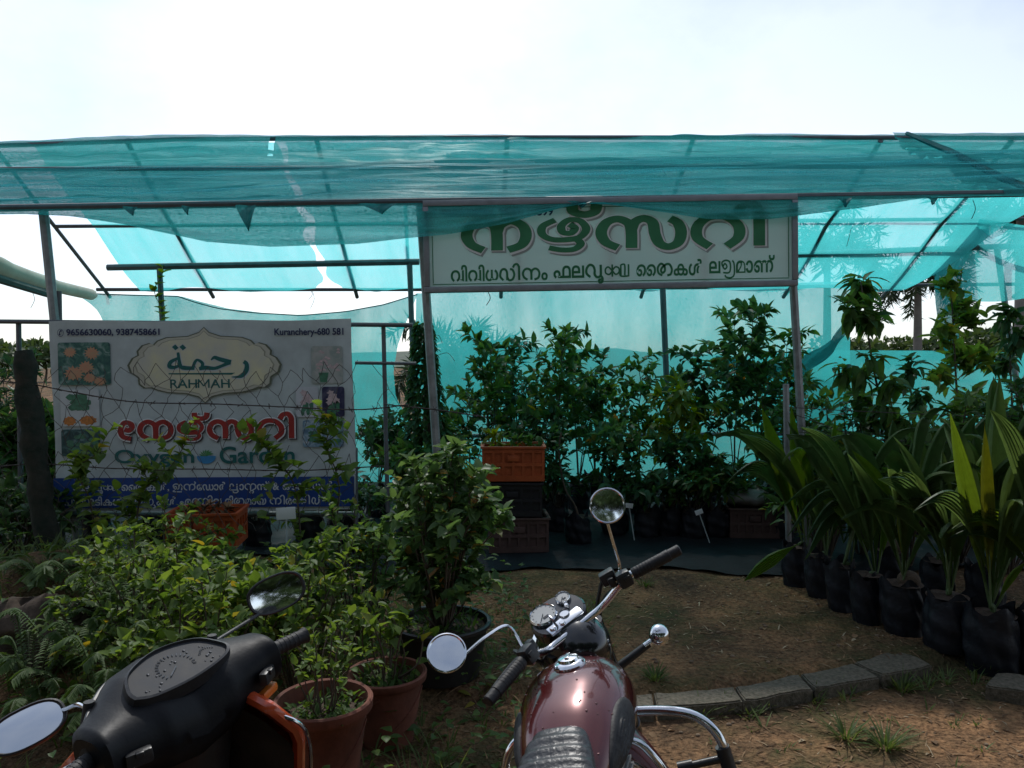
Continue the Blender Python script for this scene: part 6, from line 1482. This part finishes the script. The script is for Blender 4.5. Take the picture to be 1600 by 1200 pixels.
# ------------------------------------------------------------------ palms beyond the nursery
def palm(loc, h_, r0, nfr, fl, lab, seed):
    t = thing('foxtail_palm', lab, 'palm tree', loc); r = random.Random(seed); b = MB(); b.tube([(0, 0, 0), (.03*h_*.2, 0, h_*.5), (0, 0, h_)], [r0*1.2, r0, r0*.75], 10); b.build('trunk', pmat('palm_trunk', (.20, .19, .17), .85, 0, .3, 5, .4, 20), t)
    st = MB(); lb = Leaves()
    for k in range(nfr):
        az = k*2.4+r.uniform(-.2, .2); e = r.uniform(-.2, 1.15); ln = fl*r.uniform(.85, 1.1); pts = []
        for j in range(13):
            s = j/12; el = e-1.75*s*s; q = pts[-1]+Vector((math.cos(az)*math.cos(el), math.sin(az)*math.cos(el), math.sin(el)))*ln/12 if pts else Vector((0, 0, h_)); pts.append(q)
        st.tube(pts, [.03*(1-.8*j/12) for j in range(13)], 4, cap=False)
        for j in range(2, 12):
            dv = (pts[j+1]-pts[j]).normalized(); s1 = dv.orthogonal().normalized(); s2 = dv.cross(s1)
            for q in range(13):
                a = r.uniform(0, 6.283); lb.add(pts[j].lerp(pts[j+1], r.random()), (s1*math.cos(a)+s2*math.sin(a)+dv*.5+Vector((0, 0, -.25))).normalized(), rvec(r).normalized(), fl*.22*r.uniform(.7, 1.1), fl*.022)
    st.build('frond_stalk', M_gstem, t, angle=180); lb.build('crown', L_palm, t, T_NEEDLE)
for i, (px, ty, by, d, fl, lab) in enumerate(((1432, 452, 545, 24, 2.0, 'foxtail palm seen under the net roof, left of the net drape'), (1590, 345, 540, 19, 2.2, 'foxtail palm whose dark crown shows past the right end of the roof'), (1290, 400, 545, 26, 2.6, 'palm seen dimly through the teal roof net right of the signboard'), (722, 590, 640, 14, 1.6, 'young palm seen dimly through the back net behind the crates'))):
    x = (px-800)/FPX*d; palm((x, d, gz(x, d)), P(px, ty, d).z-gz(x, d)+fl*.1, .13 if d > 15 else .08, 15, fl, lab, 700+i)
# far trees along the horizon
def crown_mesh(lb, r, c, rad, n, L_):
    for k in range(n):
        u = rvec(r); u = u.normalized()*(r.random()**.4); pnt = Vector(c)+Vector((u.x*rad[0], u.y*rad[1], u.z*rad[2])); cl = fb(pnt.x*1.2, pnt.y*1.2, pnt.z*1.2+c[2])
        if cl < -.12: continue
        lb.add(pnt, (u+rvec(r, .8)).normalized(), (rvec(r)+Vector((0, 0, .6))).normalized(), L_*r.uniform(.6, 1.2), L_*.6)
def tree(loc, h_, rad, lab, seed, n=1500, L_=.5, group=None):
    t = thing('tree', lab, 'tree', loc, 0, group); r = random.Random(seed); st = MB(); lb = Leaves(); st.tube(spline([(0, 0, 0), (.1, .05, h_*.3), (.0, .0, h_*.75)], 4), [.035*h_*(1-.085*k) for k in range(9)], 8)
    for k in range(6):
        a = k*1.05+r.random(); c = Vector((rad*.55*math.cos(a), rad*.55*math.sin(a), h_*r.uniform(.5, .8))); st.tube([(0, 0, h_*.35), c*.5+Vector((0, 0, h_*.22)), c], [.014*h_, .009*h_, .003*h_], 5, cap=False); crown_mesh(lb, r, c, (rad*.6, rad*.6, h_*.24), n//7, L_)
    crown_mesh(lb, r, (0, 0, h_*.82), (rad*.6, rad*.6, h_*.2), n//7, L_); st.build('trunk', M_bark, t, angle=180); lb.build('crown', L_tree, t, T_OVAL3); return t
FT = [(-60, 40, 556, 'dark far tree behind the left fence'), (70, 55, 548, 'far tree glimpsed left of the banner'), (1320, 60, 540, 'small far tree under the net gap right of the signboard'), (1400, 70, 538, 'far round tree left of the far palm'), (1480, 60, 536, 'far tree right of the far palm'), (1560, 55, 530, 'far tree behind the right end post'), (1650, 45, 520, 'far tree at the right picture edge')]
for i, (px, d, ty, lab) in enumerate(FT):
    x = (px-800)/FPX*d; tree((x, d, gz(x, d)), P(px, ty, d).z+.6, 2.6, lab, 800+i, 1200, .55)
# big roadside trees behind the photographer (seen in the mirrors, and they shade the scene)
for i, (x, y, h_, rad) in enumerate(((-8, -7, 7.5, 4), (-1.5, -9, 8.5, 4.4), (4.5, -8, 8, 4.2), (11, -6, 7.5, 4), (-13, -2, 7, 3.4))):
    tree((x, y, gz(x, y)), h_, rad, ['big roadside tree behind the viewer, left of the road', 'tallest roadside tree straight behind the viewer', 'roadside tree behind the viewer to the right', 'roadside tree far to the right behind the viewer', 'roadside tree far to the left beside the viewer'][i], 850+i, 5200, .62)

HB2 = [(-6, -4.6, 'tall roadside bush behind the viewer to the left'), (-2.2, -5.2, 'tall roadside bush straight behind the viewer'), (1.6, -5.0, 'rounded roadside bush behind the viewer, right of centre'), (5.2, -4.4, 'tall roadside bush behind the viewer to the right')]
for i, (x, y, lab) in enumerate(HB2):
    t = thing('bush', lab, 'bush', (x, y, gz(x, y))); st = MB(); lb = Leaves(); r = random.Random(470+i); st.tube([(0, 0, 0), (.05, 0, .8), (0, .05, 1.8)], [.06, .05, .02], 6); crown_mesh(lb, r, (0, 0, 1.4), (2.0, .9, 1.4), 2600, .28); st.build('stem', M_bark, t); lb.build('foliage', L_tree, t, T_OVAL3)
# ------------------------------------------------------------------ kerb slabs
def slab(tf, tb, label, h_=.11):
    (x0, y0), (x1, y1), (x2, y2), (x3, y3) = tf+tb
    zt = .004; A, B_, C_, D_ = [G(x, y, zt) for x, y in ((x0, y0), (x1, y1), (x2, y2), (x3, y3))]; ctr = (A+B_+C_+D_)/4; bm = bmesh.new(); vs = [bm.verts.new(v-ctr) for v in (A, B_, C_, D_)]; lo_ = [bm.verts.new(v-ctr-Vector((0, 0, h_+.06))) for v in (A, B_, C_, D_)]
    bm.faces.new(vs); bm.faces.new(lo_[::-1])
    for k in range(4): bm.faces.new((vs[k], lo_[k], lo_[(k+1) % 4], vs[(k+1) % 4]))
    bmesh.ops.recalc_face_normals(bm, faces=bm.faces); bmesh.ops.bevel(bm, geom=[e for e in bm.edges if abs(e.verts[0].co.z-e.verts[1].co.z) < .01], offset=.007, segments=2, affect='EDGES'); bmesh.ops.subdivide_edges(bm, edges=[e for e in bm.edges if e.calc_length() > .1], cuts=5, use_grid_fill=True)
    for v in bm.verts: v.co += Vector((0, 0, .012*fb(v.co.x*9, v.co.y*9, ctr.x))) + Vector((.004*fb(v.co.x*20, v.co.z*20, 2), .006*fb(v.co.x*17, v.co.z*17, 8), 0))
    me = bpy.data.meshes.new('kerb_slab'); bm.to_mesh(me); bm.free(); me.materials.append(M_conc); o = bpy.data.objects.new('kerb_slab', me); COL.objects.link(o); o.location = ctr; tag(o, label, 'kerb slab')
slab([(1028, 1106), (1160, 1094)], [(1146, 1073), (1022, 1083)], 'mossy kerb slab nearest the motorcycle crash guard')
slab([(1164, 1094), (1270, 1076)], [(1248, 1053), (1150, 1072)], 'pale mossy kerb slab, second from the motorcycle')
slab([(1275, 1075), (1374, 1057)], [(1332, 1036), (1252, 1052)], 'worn kerb slab in the middle of the row')
slab([(1379, 1056), (1456, 1038)], [(1400, 1014), (1336, 1035)], 'greenish kerb slab at the far end beside the grow bags')
slab([(1540, 1072), (1640, 1086)], [(1660, 1058), (1556, 1050)], 'separate concrete slab at the right edge below the grow bags')
slab([(905, 1113), (1022, 1107)], [(1018, 1084), (915, 1088)], 'kerb slab hidden behind the motorcycle tank')

# ------------------------------------------------------------------ stake labels
for i, (px, py, d, lab) in enumerate(((447, 802, 4.75, 'blank white plant label on a stake below the blue band of the banner'), (983, 790, 7.05, 'white plant label leaning beside the round motorcycle mirror'), (1092, 800, 6.95, 'white plant label on a slanted stick among the low ferns'))):
    p_ = P(px, py, d); z0 = gz(p_.x, d) if d < 6 else .02; t = thing('plant_label', lab, 'plant label', (p_.x, d, z0)); hh_ = p_.z-z0; b = MB(); b.tube([(.05*i, 0, 0), (0, .006, hh_)], .005, 6); b.build('stake', M_white, t); b = MB(); s_ = (.12, .005, .075) if i == 0 else (.07, .005, .045); b.box((0, -.004, hh_), s_, rotM('Y', (-4, 8, -20)[i]).to_3x3(), .001); b.build('tag', M_wprint, t)

# ------------------------------------------------------------------ grass tufts, ground cover, litter
def tuft(lb, r, c, n, h_, sp):
    for k in range(n):
        a = r.uniform(0, 6.283); q = Vector((math.cos(a), math.sin(a), 0)); lb.add(Vector(c)+q*r.uniform(0, sp*.3), (q*r.uniform(.2, 1.0)+Vector((0, 0, r.uniform(.5, 1.1)))).normalized(), (Vector((0, 0, 1))-q*.3).normalized(), h_*r.uniform(.5, 1.15), .008*r.uniform(.7, 1.3))
for i, (px, py, n_, h_, lab) in enumerate(((1023, 1062, 60, .10, 'single grass tuft on the bare soil between the chrome lamp and the kerb'), (1322, 1150, 60, .14, 'grass tuft on the near soil right of the crash guard'), (1385, 1165, 80, .16, 'larger grass tuft on the near soil below the kerb'), (1008, 915, 50, .10, 'grass tuft at the edge of the black weed sheet'), (1410, 1075, 60, .14, 'grass tuft growing against the kerb front'))):
    g_ = G(px, py, -.06 if py > 1070 else 0); lb = Leaves(); tuft(lb, random.Random(900+i), (0, 0, 0), n_, h_, .12); o = lb.build('grass_tuft', L_grass, None, T_NEEDLE); o.location = (g_.x, g_.y, gz(g_.x, g_.y)-.01); tag(o, lab, 'grass tuft')
lb = Leaves(); r = random.Random(33)
for k in range(420):
    x = r.uniform(-4.6, -.2); y = r.uniform(2.4, 5.6)
    tuft(lb, r, (x, y, gz(x, y)-.01), 9, r.uniform(.08, .26), .12)
for k in range(170):
    if k % 2: x = r.uniform(.9, 3.6); y = 3.78+max(0, x-.75)*.275-abs(r.gauss(0, .10))
    else: x = r.uniform(-.2, .6); y = r.uniform(3.6, 5.4)
    tuft(lb, r, (x, y, gz(x, y)-.01), 8, r.uniform(.04, .13), .08)
for k in range(120):
    x = r.uniform(.9, 4.2); y = r.uniform(2.2, 3.8); tuft(lb, r, (x, y, gz(x, y)-.01), 5, r.uniform(.03, .08), .06)
o = lb.build('grass', L_grass, None, T_NEEDLE); tag(o, 'short grass and weeds growing on the soil around the pots and kerb', 'grass', kind='stuff')
lb = Leaves()
for k in range(2300):
    x = r.uniform(-4.6, .1); y = r.uniform(2.6, 5.9); z = gz(x, y); a = r.uniform(0, 6.283); hh_ = r.random()**2*.22
    lb.add((x, y, z+hh_), (math.cos(a), math.sin(a), r.uniform(-.1, .4)), (r.uniform(-.3, .3), r.uniform(-.4, .2), 1), r.uniform(.03, .075), r.uniform(.02, .045))
o = lb.build('ground_cover', L_mid, None, T_OVATE); tag(o, 'low leafy ground cover between the shrubs, pots and fence', 'ground cover', kind='stuff')
lb = Leaves()
for k in range(3600):
    x = r.uniform(-.4, 4.2); y = r.uniform(2.2, 6.1)
    if r.random() > .35+.65*max(0, fb(x*1.3, y*1.3, 4)+.35): continue
    a = r.uniform(0, 6.283); big_ = r.random() < .12; z = gz(x, y)+.004
    lb.add((x, y, z), (math.cos(a), math.sin(a), r.uniform(-.02, .15)), (r.uniform(-.3, .3), r.uniform(-.3, .3), 1), r.uniform(.04, .08) if big_ else r.uniform(.012, .035), r.uniform(.018, .034) if big_ else r.uniform(.003, .012))
for k in range(3600):   # straw and twigs
    x = r.uniform(-.6, 4.2); y = r.uniform(2.2, 5.6)
    if fb(x*.9, y*.9, 11) < -.12: continue
    a = r.uniform(0, 6.283); lb.add((x, y, gz(x, y)+.006), (math.cos(a), math.sin(a), r.uniform(-.04, .10)), (0, 0, 1), r.uniform(.05, .20), r.uniform(.004, .009))
o = lb.build('leaf_litter', L_dry, None, T_OVAL3); tag(o, 'dry leaves, straw and twigs scattered over the bare soil', 'litter', kind='stuff')
b = MB()
for k in range(500):
    x = r.uniform(-.5, 4.2); y = r.uniform(2.2, 6.0); s_ = r.uniform(.004, .016); b.ell((x, y, gz(x, y)+s_*.2), (s_, s_*r.uniform(.6, 1), s_*.6), 6, 4)
o = b.build('pebbles', pmat('pebble_stone', (.20, .14, .09), .9, 0, .5, 5), angle=180); tag(o, 'small stones and clods scattered over the bare soil', 'pebbles', kind='stuff')
b = MB(); b.ell((0, 0, 0), (.30, .22, .20), 40, 24); b.v = [(x*(1+.7*fb(x*5, y*5, z*5)+.2*fb(x*15, y*15, z*15)), y*(1+.6*fb(x*5+5, y*5, z*5)), z*(1+.8*fb(x*6, y*6+3, z*6)+.25*fb(x*17, y*17, z*17))) for x, y, z in b.v]
g_ = P(85, 960, 4.1); o = b.build('rock', pmat('brown_rock', (.075, .058, .045), .95, 0, .6, 9, 1.0, 18, spec=.1), angle=60); o.location = (g_.x, 4.1, gz(g_.x, 4.1)+.03); tag(o, 'brown rock sticking out of the earth mound at the left', 'rock')
